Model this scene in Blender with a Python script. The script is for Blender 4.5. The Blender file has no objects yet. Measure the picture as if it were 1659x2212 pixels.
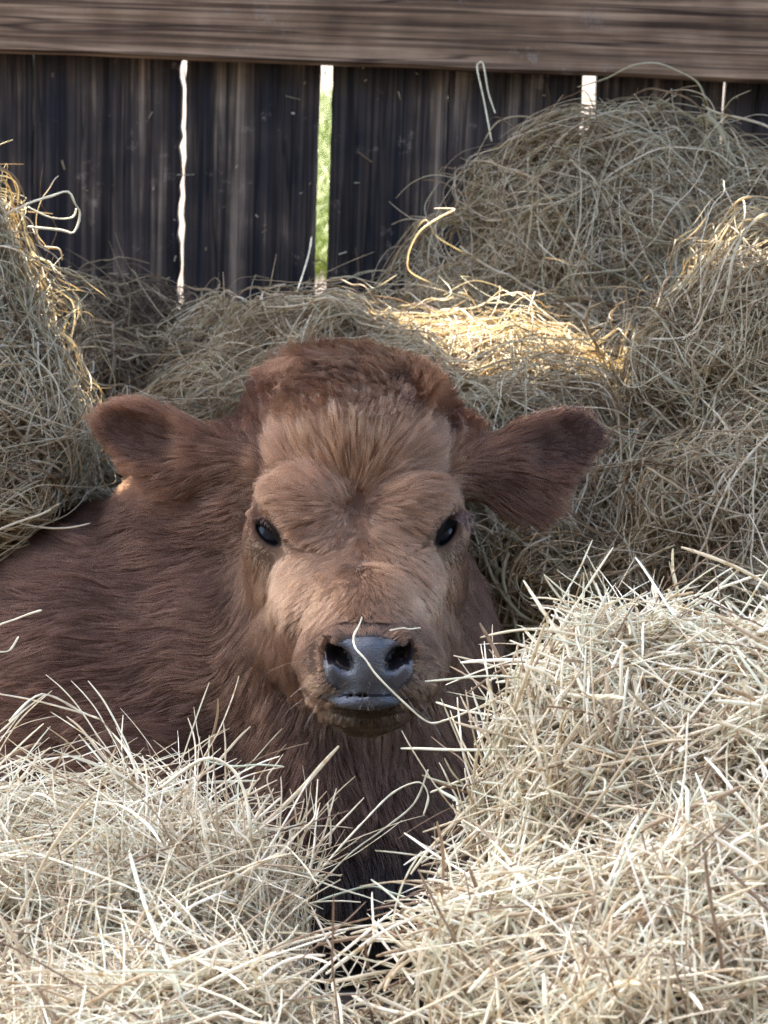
import bpy, math, random
import numpy as np
from mathutils.kdtree import KDTree

random.seed(7)
RS = np.random.RandomState(11)
sc = bpy.context.scene
COL = sc.collection

# ------------------------------------------------------------------ camera
D0 = 2.2                       # metres from the lens to the calf's eyes
FP = 5214.0                    # focal length in units of the 1659-wide sketch grid
CX, CY = 829.5, 1106.0
PITCH, ROLL = math.radians(14.0), math.radians(2.0)
CAM = np.array([0.0, 0.0, 1.15])
Fw = np.array([0, math.cos(PITCH), -math.sin(PITCH)])
R0 = np.array([1.0, 0, 0])
U0 = np.array([0, math.sin(PITCH), math.cos(PITCH)])
Rt = R0 * math.cos(ROLL) + U0 * math.sin(ROLL)
Up = U0 * math.cos(ROLL) - R0 * math.sin(ROLL)
cam_d = bpy.data.cameras.new('camera')
cam = bpy.data.objects.new('camera', cam_d)
COL.objects.link(cam)
from mathutils import Matrix, Vector
cam.matrix_world = Matrix(((Rt[0], Up[0], -Fw[0], CAM[0]), (Rt[1], Up[1], -Fw[1], CAM[1]),
                           (Rt[2], Up[2], -Fw[2], CAM[2]), (0, 0, 0, 1)))
cam_d.sensor_fit = 'VERTICAL'
cam_d.sensor_height = 24.0
cam_d.lens = 24.0 * FP / 2212.0
cam_d.clip_start = 0.05
cam_d.clip_end = 500
cam_d.dof.use_dof = True
cam_d.dof.focus_distance = 1.95
cam_d.dof.aperture_fstop = 11.0
sc.camera = cam

# ------------------------------------------------------------------ sky, sun, exposure
SUN_EL, SUN_AZ = math.radians(51), math.radians(36)
SUN_TRAVEL = np.array([math.sin(SUN_AZ) * math.cos(SUN_EL), -math.cos(SUN_AZ) * math.cos(SUN_EL), -math.sin(SUN_EL)])
world = bpy.data.worlds.new('World')
sc.world = world
world.use_nodes = True
nt = world.node_tree
bg = nt.nodes['Background']
sky = nt.nodes.new('ShaderNodeTexSky')
sky.sky_type = 'NISHITA'
sky.sun_disc = False
sky.sun_elevation = SUN_EL
sky.sun_rotation = math.atan2(-SUN_TRAVEL[0], -SUN_TRAVEL[1])
sky.air_density = 1.0
sky.dust_density = 4.0
sky.ozone_density = 0.6
nt.links.new(sky.outputs['Color'], bg.inputs['Color'])
bg.inputs['Strength'].default_value = 0.15
sd = bpy.data.lights.new('sun', 'SUN')
sd.energy = 5.0
sd.angle = math.radians(0.5)
sd.color = (1.0, 0.93, 0.82)
sun = bpy.data.objects.new('sun', sd)
COL.objects.link(sun)
sun.rotation_euler = Vector(SUN_TRAVEL).to_track_quat('-Z', 'Y').to_euler()
sun.location = (-3, 6, 8)
sc.view_settings.view_transform = 'Standard'
sc.view_settings.look = 'None'
sc.view_settings.gamma = 1.0
sc.view_settings.exposure = 3.3

# ------------------------------------------------------------------ helpers
def A(dx, dy, w):
    """sketch-grid position and nearness w (metres in front of the eye plane) -> (right, up, near) metres"""
    c = D0 - w
    return np.array([(dx - CX) / FP * c, (CY - dy) / FP * c, w])

def toworld(p):
    p = np.atleast_2d(p)
    return CAM + p[:, :1] * Rt + p[:, 1:2] * Up + (D0 - p[:, 2:3]) * Fw

def W(dx, dy, w):
    return toworld(A(dx, dy, w))[0]

MV = np.stack([Rt, Up, -Fw])          # world vec -> view vec
def viewvec(v):
    return np.asarray(v) @ MV.T
def worldvec(v):
    return np.asarray(v) @ MV
UPV = viewvec(np.array([0, 0, 1.0]))

def dgrid(p):
    c = D0 - p[:, 2]
    return CX + p[:, 0] * FP / c, CY - p[:, 1] * FP / c

def nrm(v):
    return v / np.maximum(np.linalg.norm(v, axis=-1, keepdims=True), 1e-9)

def smooth(a, b, x):
    t = np.clip((x - a) / (b - a), 0, 1)
    return t * t * (3 - 2 * t)

def blob(X, Y, cx, cy, rx, ry, ang=0.0, soft=0.35):
    """1 inside an ellipse on the sketch grid, soft falloff outside"""
    c, s = math.cos(ang), math.sin(ang)
    u = ((X - cx) * c + (Y - cy) * s) / rx
    v = (-(X - cx) * s + (Y - cy) * c) / ry
    return 1 - smooth(1 - soft, 1 + soft, np.sqrt(u * u + v * v))

_tab = np.random.RandomState(3).rand(4096).astype(np.float32) * 2 - 1
def vnoise(p, scale, seed=0):
    q = np.asarray(p) * scale + 100.0 + seed * 17.31
    i = np.floor(q).astype(np.int64)
    f = (q - i)
    f = f * f * (3 - 2 * f)
    out = 0
    for dx in (0, 1):
        for dy in (0, 1):
            for dz in (0, 1):
                h = ((i[:, 0] + dx) * 73856093 ^ (i[:, 1] + dy) * 19349663 ^ (i[:, 2] + dz) * 83492791) & 4095
                wgt = (f[:, 0] if dx else 1 - f[:, 0]) * (f[:, 1] if dy else 1 - f[:, 1]) * (f[:, 2] if dz else 1 - f[:, 2])
                out = out + _tab[h] * wgt
    return out

def vnoise3(p, scale, seed=0):
    return np.stack([vnoise(p, scale, seed + k * 5 + 1) for k in range(3)], 1)

def tag(o, label=None, cat=None, group=None, kind=None):
    if label: o['label'] = label
    if cat: o['category'] = cat
    if group: o['group'] = group
    if kind: o['kind'] = kind
    return o

def empty(name, loc, label, cat, group=None):
    o = bpy.data.objects.new(name, None)
    COL.objects.link(o)
    o.location = loc
    o.empty_display_size = 0.05
    return tag(o, label, cat, group)

def mesh_obj(name, verts, faces, mat, parent=None, base=None, smooth_shade=True, mats=None, fmat=None, cols=None):
    verts = np.asarray(verts, dtype=np.float64)
    if parent is not None and base is None:
        base = np.array(parent.location) if parent.parent is None else np.array(parent.location) + np.array(parent.parent.location)
        off = base
        loc = (0, 0, 0)
    else:
        if base is None: base = np.zeros(3)
        off = np.asarray(base)
        loc = tuple(off)
    me = bpy.data.meshes.new(name)
    me.from_pydata((verts - off).tolist(), [], faces.tolist() if hasattr(faces, 'tolist') else faces)
    me.materials.append(mat)
    for m in (mats or []): me.materials.append(m)
    if fmat is not None: me.polygons.foreach_set('material_index', np.asarray(fmat, dtype=np.int32))
    if smooth_shade: me.polygons.foreach_set('use_smooth', np.ones(len(me.polygons), dtype=bool))
    if cols is not None:
        at = me.attributes.new('coat', 'FLOAT_COLOR', 'POINT')
        at.data.foreach_set('color', np.concatenate([cols, np.ones((len(cols), 1))], 1).astype(np.float32).ravel())
    me.update()
    o = bpy.data.objects.new(name, me)
    COL.objects.link(o)
    o.location = loc
    if parent is not None:
        o.parent = parent
        o.location = (0, 0, 0)
    return o

def curves_obj(name, pts, rad, mat, parent=None, cols=None):
    """pts (N,K,3) world, rad (N,K)"""
    N, K = pts.shape[:2]
    cu = bpy.data.hair_curves.new(name)
    cu.add_curves([K] * N)
    base = np.zeros(3)
    q = parent
    while q is not None:
        base = base + np.array(q.location)
        q = q.parent
    cu.attributes['position'].data.foreach_set('vector', (pts - base).astype(np.float32).ravel())
    if 'radius' not in cu.attributes: cu.attributes.new('radius', 'FLOAT', 'POINT')
    cu.attributes['radius'].data.foreach_set('value', rad.astype(np.float32).ravel())
    if cols is not None:
        at = cu.attributes.new('coat', 'FLOAT_COLOR', 'CURVE')
        at.data.foreach_set('color', np.concatenate([cols, np.ones((N, 1))], 1).astype(np.float32).ravel())
    cu.materials.append(mat)
    o = bpy.data.objects.new(name, cu)
    COL.objects.link(o)
    if parent is not None: o.parent = parent
    return o

# ------------------------------------------------------------------ materials
def newmat(name):
    m = bpy.data.materials.new(name)
    m.use_nodes = True
    n = m.node_tree.nodes
    return m, m.node_tree, n, n['Principled BSDF']

def ramp(nt, stops, interp='LINEAR'):
    r = nt.nodes.new('ShaderNodeValToRGB')
    r.color_ramp.interpolation = interp
    e = r.color_ramp.elements
    while len(e) < len(stops): e.new(0.5)
    for k, (p, c) in enumerate(stops):
        e[k].position = p
        e[k].color = (*c, 1)
    return r

def hay_mat(name, stops, transl=0.25, tint=(1.0, 0.80, 0.42, 1)):
    m, nt, n, b = newmat(name)
    hi = n.new('ShaderNodeHairInfo')
    r = ramp(nt, stops)
    nt.links.new(hi.outputs['Random'], r.inputs[0])
    tc = n.new('ShaderNodeTexCoord')
    no = n.new('ShaderNodeTexNoise'); no.inputs['Scale'].default_value = 9.0; no.inputs['Detail'].default_value = 3
    nt.links.new(tc.outputs['Object'], no.inputs['Vector'])
    r2 = ramp(nt, [(0.30, (0.72, 0.68, 0.62)), (0.55, (1, 1, 1)), (0.8, (1.0, 0.97, 0.9))])
    nt.links.new(no.outputs['Fac'], r2.inputs[0])
    mx = n.new('ShaderNodeMix'); mx.data_type = 'RGBA'; mx.blend_type = 'MULTIPLY'; mx.inputs[0].default_value = 1
    nt.links.new(r.outputs[0], mx.inputs[6]); nt.links.new(r2.outputs[0], mx.inputs[7])
    # nodes and blotches along each stalk
    no2 = n.new('ShaderNodeTexNoise'); no2.inputs['Scale'].default_value = 90.0
    nt.links.new(tc.outputs['Object'], no2.inputs['Vector'])
    r3 = ramp(nt, [(0.32, (0.62, 0.5, 0.36)), (0.45, (1, 1, 1))])
    nt.links.new(no2.outputs['Fac'], r3.inputs[0])
    mx2 = n.new('ShaderNodeMix'); mx2.data_type = 'RGBA'; mx2.blend_type = 'MULTIPLY'; mx2.inputs[0].default_value = 1
    nt.links.new(mx.outputs[2], mx2.inputs[6]); nt.links.new(r3.outputs[0], mx2.inputs[7])
    nt.links.new(mx2.outputs[2], b.inputs['Base Color'])
    b.inputs['Roughness'].default_value = 0.5
    b.inputs['Specular IOR Level'].default_value = 0.35
    tr = n.new('ShaderNodeBsdfTranslucent')
    gm = n.new('ShaderNodeMix'); gm.data_type = 'RGBA'; gm.blend_type = 'MULTIPLY'; gm.inputs[0].default_value = 1
    gm.inputs[7].default_value = tint
    nt.links.new(mx2.outputs[2], gm.inputs[6]); nt.links.new(gm.outputs[2], tr.inputs['Color'])
    ms = n.new('ShaderNodeMixShader'); ms.inputs[0].default_value = transl
    nt.links.new(b.outputs[0], ms.inputs[1]); nt.links.new(tr.outputs[0], ms.inputs[2])
    nt.links.new(ms.outputs[0], n['Material Output'].inputs[0])
    return m

def mottled(name, stops, scale=20, rough=0.9, bump=0.4, detail=6):
    m, nt, n, b = newmat(name)
    tc = n.new('ShaderNodeTexCoord')
    no = n.new('ShaderNodeTexNoise'); no.inputs['Scale'].default_value = scale; no.inputs['Detail'].default_value = detail
    nt.links.new(tc.outputs['Object'], no.inputs['Vector'])
    r = ramp(nt, stops)
    nt.links.new(no.outputs['Fac'], r.inputs[0])
    nt.links.new(r.outputs[0], b.inputs['Base Color'])
    b.inputs['Roughness'].default_value = rough
    b.inputs['Specular IOR Level'].default_value = 0.2
    bp = n.new('ShaderNodeBump'); bp.inputs['Strength'].default_value = bump; bp.inputs['Distance'].default_value = 0.01
    nt.links.new(no.outputs['Fac'], bp.inputs['Height']); nt.links.new(bp.outputs[0], b.inputs['Normal'])
    return m

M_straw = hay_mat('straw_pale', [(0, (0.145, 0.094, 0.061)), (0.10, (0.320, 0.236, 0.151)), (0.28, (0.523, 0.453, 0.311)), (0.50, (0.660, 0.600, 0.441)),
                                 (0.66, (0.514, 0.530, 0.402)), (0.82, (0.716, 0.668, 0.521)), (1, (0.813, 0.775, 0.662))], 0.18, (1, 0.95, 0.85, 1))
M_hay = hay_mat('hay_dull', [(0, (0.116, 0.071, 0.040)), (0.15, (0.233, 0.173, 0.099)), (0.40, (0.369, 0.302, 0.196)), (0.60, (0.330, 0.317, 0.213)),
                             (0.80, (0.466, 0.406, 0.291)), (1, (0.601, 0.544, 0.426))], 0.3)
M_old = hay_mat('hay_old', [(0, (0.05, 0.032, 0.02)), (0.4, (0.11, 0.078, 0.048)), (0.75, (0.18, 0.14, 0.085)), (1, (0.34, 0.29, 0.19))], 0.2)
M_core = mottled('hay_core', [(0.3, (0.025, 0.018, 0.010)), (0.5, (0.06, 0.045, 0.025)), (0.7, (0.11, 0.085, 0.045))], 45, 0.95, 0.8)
M_dirt = mottled('dirt', [(0.3, (0.10, 0.07, 0.045)), (0.7, (0.2, 0.15, 0.1))], 6)
M_debris = mottled('debris', [(0.35, (0.035, 0.022, 0.016)), (0.55, (0.09, 0.06, 0.04)), (0.7, (0.16, 0.12, 0.075))], 30, 0.95, 0.9)

def wood_mat(name, axis, dark, mid, light, bias=0.5, weather=0.5):
    m, nt, n, b = newmat(name)
    tc = n.new('ShaderNodeTexCoord')
    oi = n.new('ShaderNodeObjectInfo')
    ad = n.new('ShaderNodeVectorMath'); ad.operation = 'ADD'
    sc_ = n.new('ShaderNodeVectorMath'); sc_.operation = 'SCALE'; sc_.inputs['Scale'].default_value = 37.0
    cmb = n.new('ShaderNodeCombineXYZ')
    for k in range(3): nt.links.new(oi.outputs['Random'], cmb.inputs[k])
    nt.links.new(cmb.outputs[0], sc_.inputs[0])
    nt.links.new(tc.outputs['Object'], ad.inputs[0]); nt.links.new(sc_.outputs[0], ad.inputs[1])
    def mapped(sx):
        mp = n.new('ShaderNodeMapping')
        s = [sx[1]] * 3
        s[axis] = sx[0]
        mp.inputs['Scale'].default_value = s
        nt.links.new(ad.outputs[0], mp.inputs[0])
        return mp
    g1 = n.new('ShaderNodeTexNoise'); g1.inputs['Scale'].default_value = 1; g1.inputs['Detail'].default_value = 8; g1.inputs['Roughness'].default_value = 0.65
    g1.inputs['Distortion'].default_value = 0.6
    nt.links.new(mapped((2.2, 85.0)).outputs[0], g1.inputs['Vector'])
    g2 = n.new('ShaderNodeTexNoise'); g2.inputs['Scale'].default_value = 1; g2.inputs['Detail'].default_value = 4
    nt.links.new(mapped((1.6, 26.0)).outputs[0], g2.inputs['Vector'])
    g3 = n.new('ShaderNodeTexNoise'); g3.inputs['Scale'].default_value = 14; g3.inputs['Detail'].default_value = 5
    nt.links.new(ad.outputs[0], g3.inputs['Vector'])
    def math_(op, a, bb):
        q = n.new('ShaderNodeMath'); q.operation = op
        for k, v in enumerate((a, bb)):
            if isinstance(v, (int, float)): q.inputs[k].default_value = v
            else: nt.links.new(v, q.inputs[k])
        return q.outputs[0]
    s = math_('ADD', math_('MULTIPLY', g1.outputs[0], 0.42), math_('MULTIPLY', g2.outputs[0], 0.42))
    s = math_('ADD', s, math_('MULTIPLY', g3.outputs[0], 0.20))
    r = ramp(nt, [(bias - 0.10, dark), (bias + 0.0, mid), (bias + 0.10, light)])
    nt.links.new(s, r.inputs[0])
    # pale dried splashes
    g4 = n.new('ShaderNodeTexNoise'); g4.inputs['Scale'].default_value = 22; g4.inputs['Detail'].default_value = 6; g4.inputs['Roughness'].default_value = 0.7
    nt.links.new(ad.outputs[0], g4.inputs['Vector'])
    r4 = ramp(nt, [(0.61, (0, 0, 0)), (0.68, (weather,) * 3)])
    nt.links.new(g4.outputs[0], r4.inputs[0])
    mx = n.new('ShaderNodeMix'); mx.data_type = 'RGBA'
    nt.links.new(r4.outputs[0], mx.inputs[0]); nt.links.new(r.outputs[0], mx.inputs[6]); mx.inputs[7].default_value = (0.22, 0.18, 0.15, 1)
    g5 = n.new('ShaderNodeTexNoise'); g5.inputs['Scale'].default_value = 1; g5.inputs['Detail'].default_value = 2; g5.inputs['Distortion'].default_value = 0.3
    nt.links.new(mapped((1.3, 48.0)).outputs[0], g5.inputs['Vector'])
    r5 = ramp(nt, [(0.470, (1, 1, 1)), (0.492, (0.22, 0.2, 0.2)), (0.500, (0.22, 0.2, 0.2)), (0.515, (1, 1, 1))])
    nt.links.new(g5.outputs[0], r5.inputs[0])
    mc = n.new('ShaderNodeMix'); mc.data_type = 'RGBA'; mc.blend_type = 'MULTIPLY'; mc.inputs[0].default_value = 0.85
    nt.links.new(mx.outputs[2], mc.inputs[6]); nt.links.new(r5.outputs[0], mc.inputs[7])
    g6 = n.new('ShaderNodeTexNoise'); g6.inputs['Scale'].default_value = 1; g6.inputs['Detail'].default_value = 3; g6.inputs['Distortion'].default_value = 0.4
    nt.links.new(mapped((2.5, 190.0)).outputs[0], g6.inputs['Vector'])
    r6 = ramp(nt, [(0.40, (0.42, 0.38, 0.36)), (0.50, (1, 1, 1)), (0.62, (1.25, 1.25, 1.22))])
    nt.links.new(g6.outputs[0], r6.inputs[0])
    md = n.new('ShaderNodeMix'); md.data_type = 'RGBA'; md.blend_type = 'MULTIPLY'; md.inputs[0].default_value = 0.9
    nt.links.new(mc.outputs[2], md.inputs[6]); nt.links.new(r6.outputs[0], md.inputs[7])
    nt.links.new(md.outputs[2], b.inputs['Base Color'])
    b.inputs['Roughness'].default_value = 0.8
    b.inputs['Specular IOR Level'].default_value = 0.25
    bp = n.new('ShaderNodeBump'); bp.inputs['Strength'].default_value = 0.7; bp.inputs['Distance'].default_value = 0.004
    nt.links.new(s, bp.inputs['Height']); nt.links.new(bp.outputs[0], b.inputs['Normal'])
    return m

M_board = wood_mat('dark_board_wood', 2, (0.009, 0.0085, 0.012), (0.042, 0.032, 0.026), (0.19, 0.145, 0.108), 0.545)
M_rail = wood_mat('rail_wood', 0, (0.036, 0.022, 0.013), (0.135, 0.085, 0.052), (0.28, 0.195, 0.130), 0.51)

# ------------------------------------------------------------------ distance-field modelling
def rotm(ax, ay, az):
    ax, ay, az = map(math.radians, (ax, ay, az))
    cx, sx, cy, sy, cz, sz = math.cos(ax), math.sin(ax), math.cos(ay), math.sin(ay), math.cos(az), math.sin(az)
    Rx = np.array([[1, 0, 0], [0, cx, -sx], [0, sx, cx]])
    Ry = np.array([[cy, 0, sy], [0, 1, 0], [-sy, 0, cy]])
    Rz = np.array([[cz, -sz, 0], [sz, cz, 0], [0, 0, 1]])
    return Rz @ Ry @ Rx

def ell(p, c, r, R=None):
    q = p - np.asarray(c, dtype=p.dtype)
    if R is not None: q = q @ R.astype(p.dtype)
    r = np.asarray(r, dtype=p.dtype)
    k0 = np.sqrt(((q / r) ** 2).sum(1))
    k1 = np.sqrt(((q / (r * r)) ** 2).sum(1)) + 1e-9
    return k0 * (k0 - 1) / k1

def cone(p, a, b, ra, rb, fl=1.0):
    a = np.asarray(a, dtype=p.dtype); b = np.asarray(b, dtype=p.dtype)
    d = b - a
    t = np.clip(((p - a) @ d) / (d @ d), 0, 1)
    return np.linalg.norm(p - a - t[:, None] * d, axis=1) - (ra + (rb - ra) * t)

def smin(a, b, k):
    h = np.clip(0.5 + 0.5 * (b - a) / k, 0, 1)
    return b + (a - b) * h - k * h * (1 - h)

def smax(a, b, k):
    return -smin(-a, -b, k)

def surface_nets(f, axes):
    """f (nx,ny,nz) -> verts, quads (naive surface nets on a tensor grid)"""
    nx, ny, nz = f.shape
    s = f < 0
    c = s[:-1, :-1, :-1].astype(np.int8)
    for dx, dy, dz in [(1,0,0),(0,1,0),(0,0,1),(1,1,0),(1,0,1),(0,1,1),(1,1,1)]:
        c = c + s[dx:nx-1+dx, dy:ny-1+dy, dz:nz-1+dz]
    I, J, K = np.nonzero((c > 0) & (c < 8))
    idx = -np.ones(c.shape, dtype=np.int64)
    idx[I, J, K] = np.arange(len(I))
    acc = np.zeros((len(I), 3)); cnt = np.zeros(len(I))
    X, Y, Z = axes
    corners = [(i, j, k) for i in (0, 1) for j in (0, 1) for k in (0, 1)]
    for a in range(8):
        for b in range(a + 1, 8):
            ca, cb = corners[a], corners[b]
            if sum(abs(ca[q] - cb[q]) for q in range(3)) != 1: continue
            fa = f[I + ca[0], J + ca[1], K + ca[2]]; fb = f[I + cb[0], J + cb[1], K + cb[2]]
            m = (fa < 0) != (fb < 0)
            t = np.where(m, fa / np.where(m, fa - fb, 1), 0)
            pa = np.stack([X[I + ca[0]], Y[J + ca[1]], Z[K + ca[2]]], 1); pb = np.stack([X[I + cb[0]], Y[J + cb[1]], Z[K + cb[2]]], 1)
            acc += np.where(m[:, None], pa + (pb - pa) * t[:, None], 0); cnt += m
    V = acc / np.maximum(cnt, 1)[:, None]
    quads = []
    # x edges
    a, b = s[:-1, 1:-1, 1:-1], s[1:, 1:-1, 1:-1]
    i, j, k = np.nonzero(a != b); fl = a[i, j, k]; j += 1; k += 1
    q = np.stack([idx[i, j-1, k-1], idx[i, j, k-1], idx[i, j, k], idx[i, j-1, k]], 1); q[~fl] = q[~fl][:, ::-1]; quads.append(q)
    a, b = s[1:-1, :-1, 1:-1], s[1:-1, 1:, 1:-1]
    i, j, k = np.nonzero(a != b); fl = a[i, j, k]; i += 1; k += 1
    q = np.stack([idx[i-1, j, k-1], idx[i-1, j, k], idx[i, j, k], idx[i, j, k-1]], 1); q[~fl] = q[~fl][:, ::-1]; quads.append(q)
    a, b = s[1:-1, 1:-1, :-1], s[1:-1, 1:-1, 1:]
    i, j, k = np.nonzero(a != b); fl = a[i, j, k]; i += 1; j += 1
    q = np.stack([idx[i-1, j-1, k], idx[i, j-1, k], idx[i, j, k], idx[i-1, j, k]], 1); q[~fl] = q[~fl][:, ::-1]; quads.append(q)
    Q = np.concatenate(quads)
    return V, Q[(Q >= 0).all(1)]

def grad(fn, p, e=0.0008):
    g = np.zeros_like(p)
    for k in range(3):
        d = np.zeros(3, dtype=p.dtype); d[k] = e
        g[:, k] = fn(p + d) - fn(p - d)
    return nrm(g)

def isosurface(fn, axes, newton=2, coarse=4, band=0.05):
    X, Y, Z = axes
    n = [len(a) for a in axes]
    ci = [np.unique(np.r_[np.arange(0, m, coarse), m - 1]) for m in n]
    def grid(ix):
        g = np.stack(np.meshgrid(X[ix[0]], Y[ix[1]], Z[ix[2]], indexing='ij'), -1).reshape(-1, 3)
        out = np.concatenate([fn(g[k:k + 400000]) for k in range(0, len(g), 400000)])
        return out.reshape([len(q) for q in ix])
    fc = grid(ci)
    near = [np.clip(np.round(np.arange(m) / coarse).astype(int), 0, len(c) - 1) for m, c in zip(n, ci)]
    f = fc[np.ix_(*near)].astype(np.float32)
    m = np.abs(f) < band
    I, J, K = np.nonzero(m)
    g = np.stack([X[I], Y[J], Z[K]], 1)
    f[I, J, K] = np.concatenate([fn(g[k:k + 400000]) for k in range(0, len(g), 400000)]) if len(g) else 0
    V, Q = surface_nets(f, axes)
    for _ in range(newton):
        d = fn(V); V = V - np.clip(d, -0.004, 0.004)[:, None] * grad(fn, V)
    return V, Q

def tris_of(Q):
    return np.concatenate([Q[:, [0, 1, 2]], Q[:, [0, 2, 3]]])

def sample(V, T, n, wfn=None):
    a, b, c = V[T[:, 0]], V[T[:, 1]], V[T[:, 2]]
    ar = np.linalg.norm(np.cross(b - a, c - a), axis=1)
    if wfn is not None: ar = ar * wfn((a + b + c) / 3)
    pr = np.cumsum(ar); pr /= pr[-1]
    t = np.searchsorted(pr, RS.rand(n))
    t = np.minimum(t, len(T) - 1)
    u, v = RS.rand(n), RS.rand(n)
    m = u + v > 1; u[m] = 1 - u[m]; v[m] = 1 - v[m]
    return a[t] + (b[t] - a[t]) * u[:, None] + (c[t] - a[t]) * v[:, None]

# ================================================================== SETTING
def box(x0, x1, y0, y1, z0, z1):
    v = np.array([(x, y, z) for x in (x0, x1) for y in (y0, y1) for z in (z0, z1)], dtype=float)
    f = [(0, 1, 3, 2), (4, 6, 7, 5), (0, 4, 5, 1), (2, 3, 7, 6), (0, 2, 6, 4), (1, 5, 7, 3)]
    return v, f

def height_sheet(name, x0, x1, y0, y1, nx, ny, zf, mat, kind='structure'):
    xs, ys = np.linspace(x0, x1, nx), np.linspace(y0, y1, ny)
    g = np.stack(np.meshgrid(xs, ys, indexing='ij'), -1).reshape(-1, 2)
    z = zf(g[:, 0], g[:, 1])
    v = np.column_stack([g, z])
    i = np.arange(nx * ny).reshape(nx, ny)
    q = np.stack([i[:-1, :-1], i[1:, :-1], i[1:, 1:], i[:-1, 1:]], -1).reshape(-1, 4)
    return tag(mesh_obj(name, v, q, mat), kind=kind)

WALL_Y = 3.15
M_ground = mottled('pale_ground', [(0.3, (0.034, 0.025, 0.018)), (0.7, (0.052, 0.040, 0.030))], 3, 0.9, 0.3)
height_sheet('ground', -60, 60, -30, 150, 3, 3, lambda x, y: 0 * x, M_ground)

def bedz(x, y):
    p = np.column_stack([x, y, 0 * x])
    return 0.16 + 0.38 * smooth(2.25, 3.0, y) + 0.03 * vnoise(p, 5) + 0.012 * vnoise(p, 22, 4)
height_sheet('bedding', -1.6, 1.6, 0.9, 3.12, 160, 120, bedz, M_debris)

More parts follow.
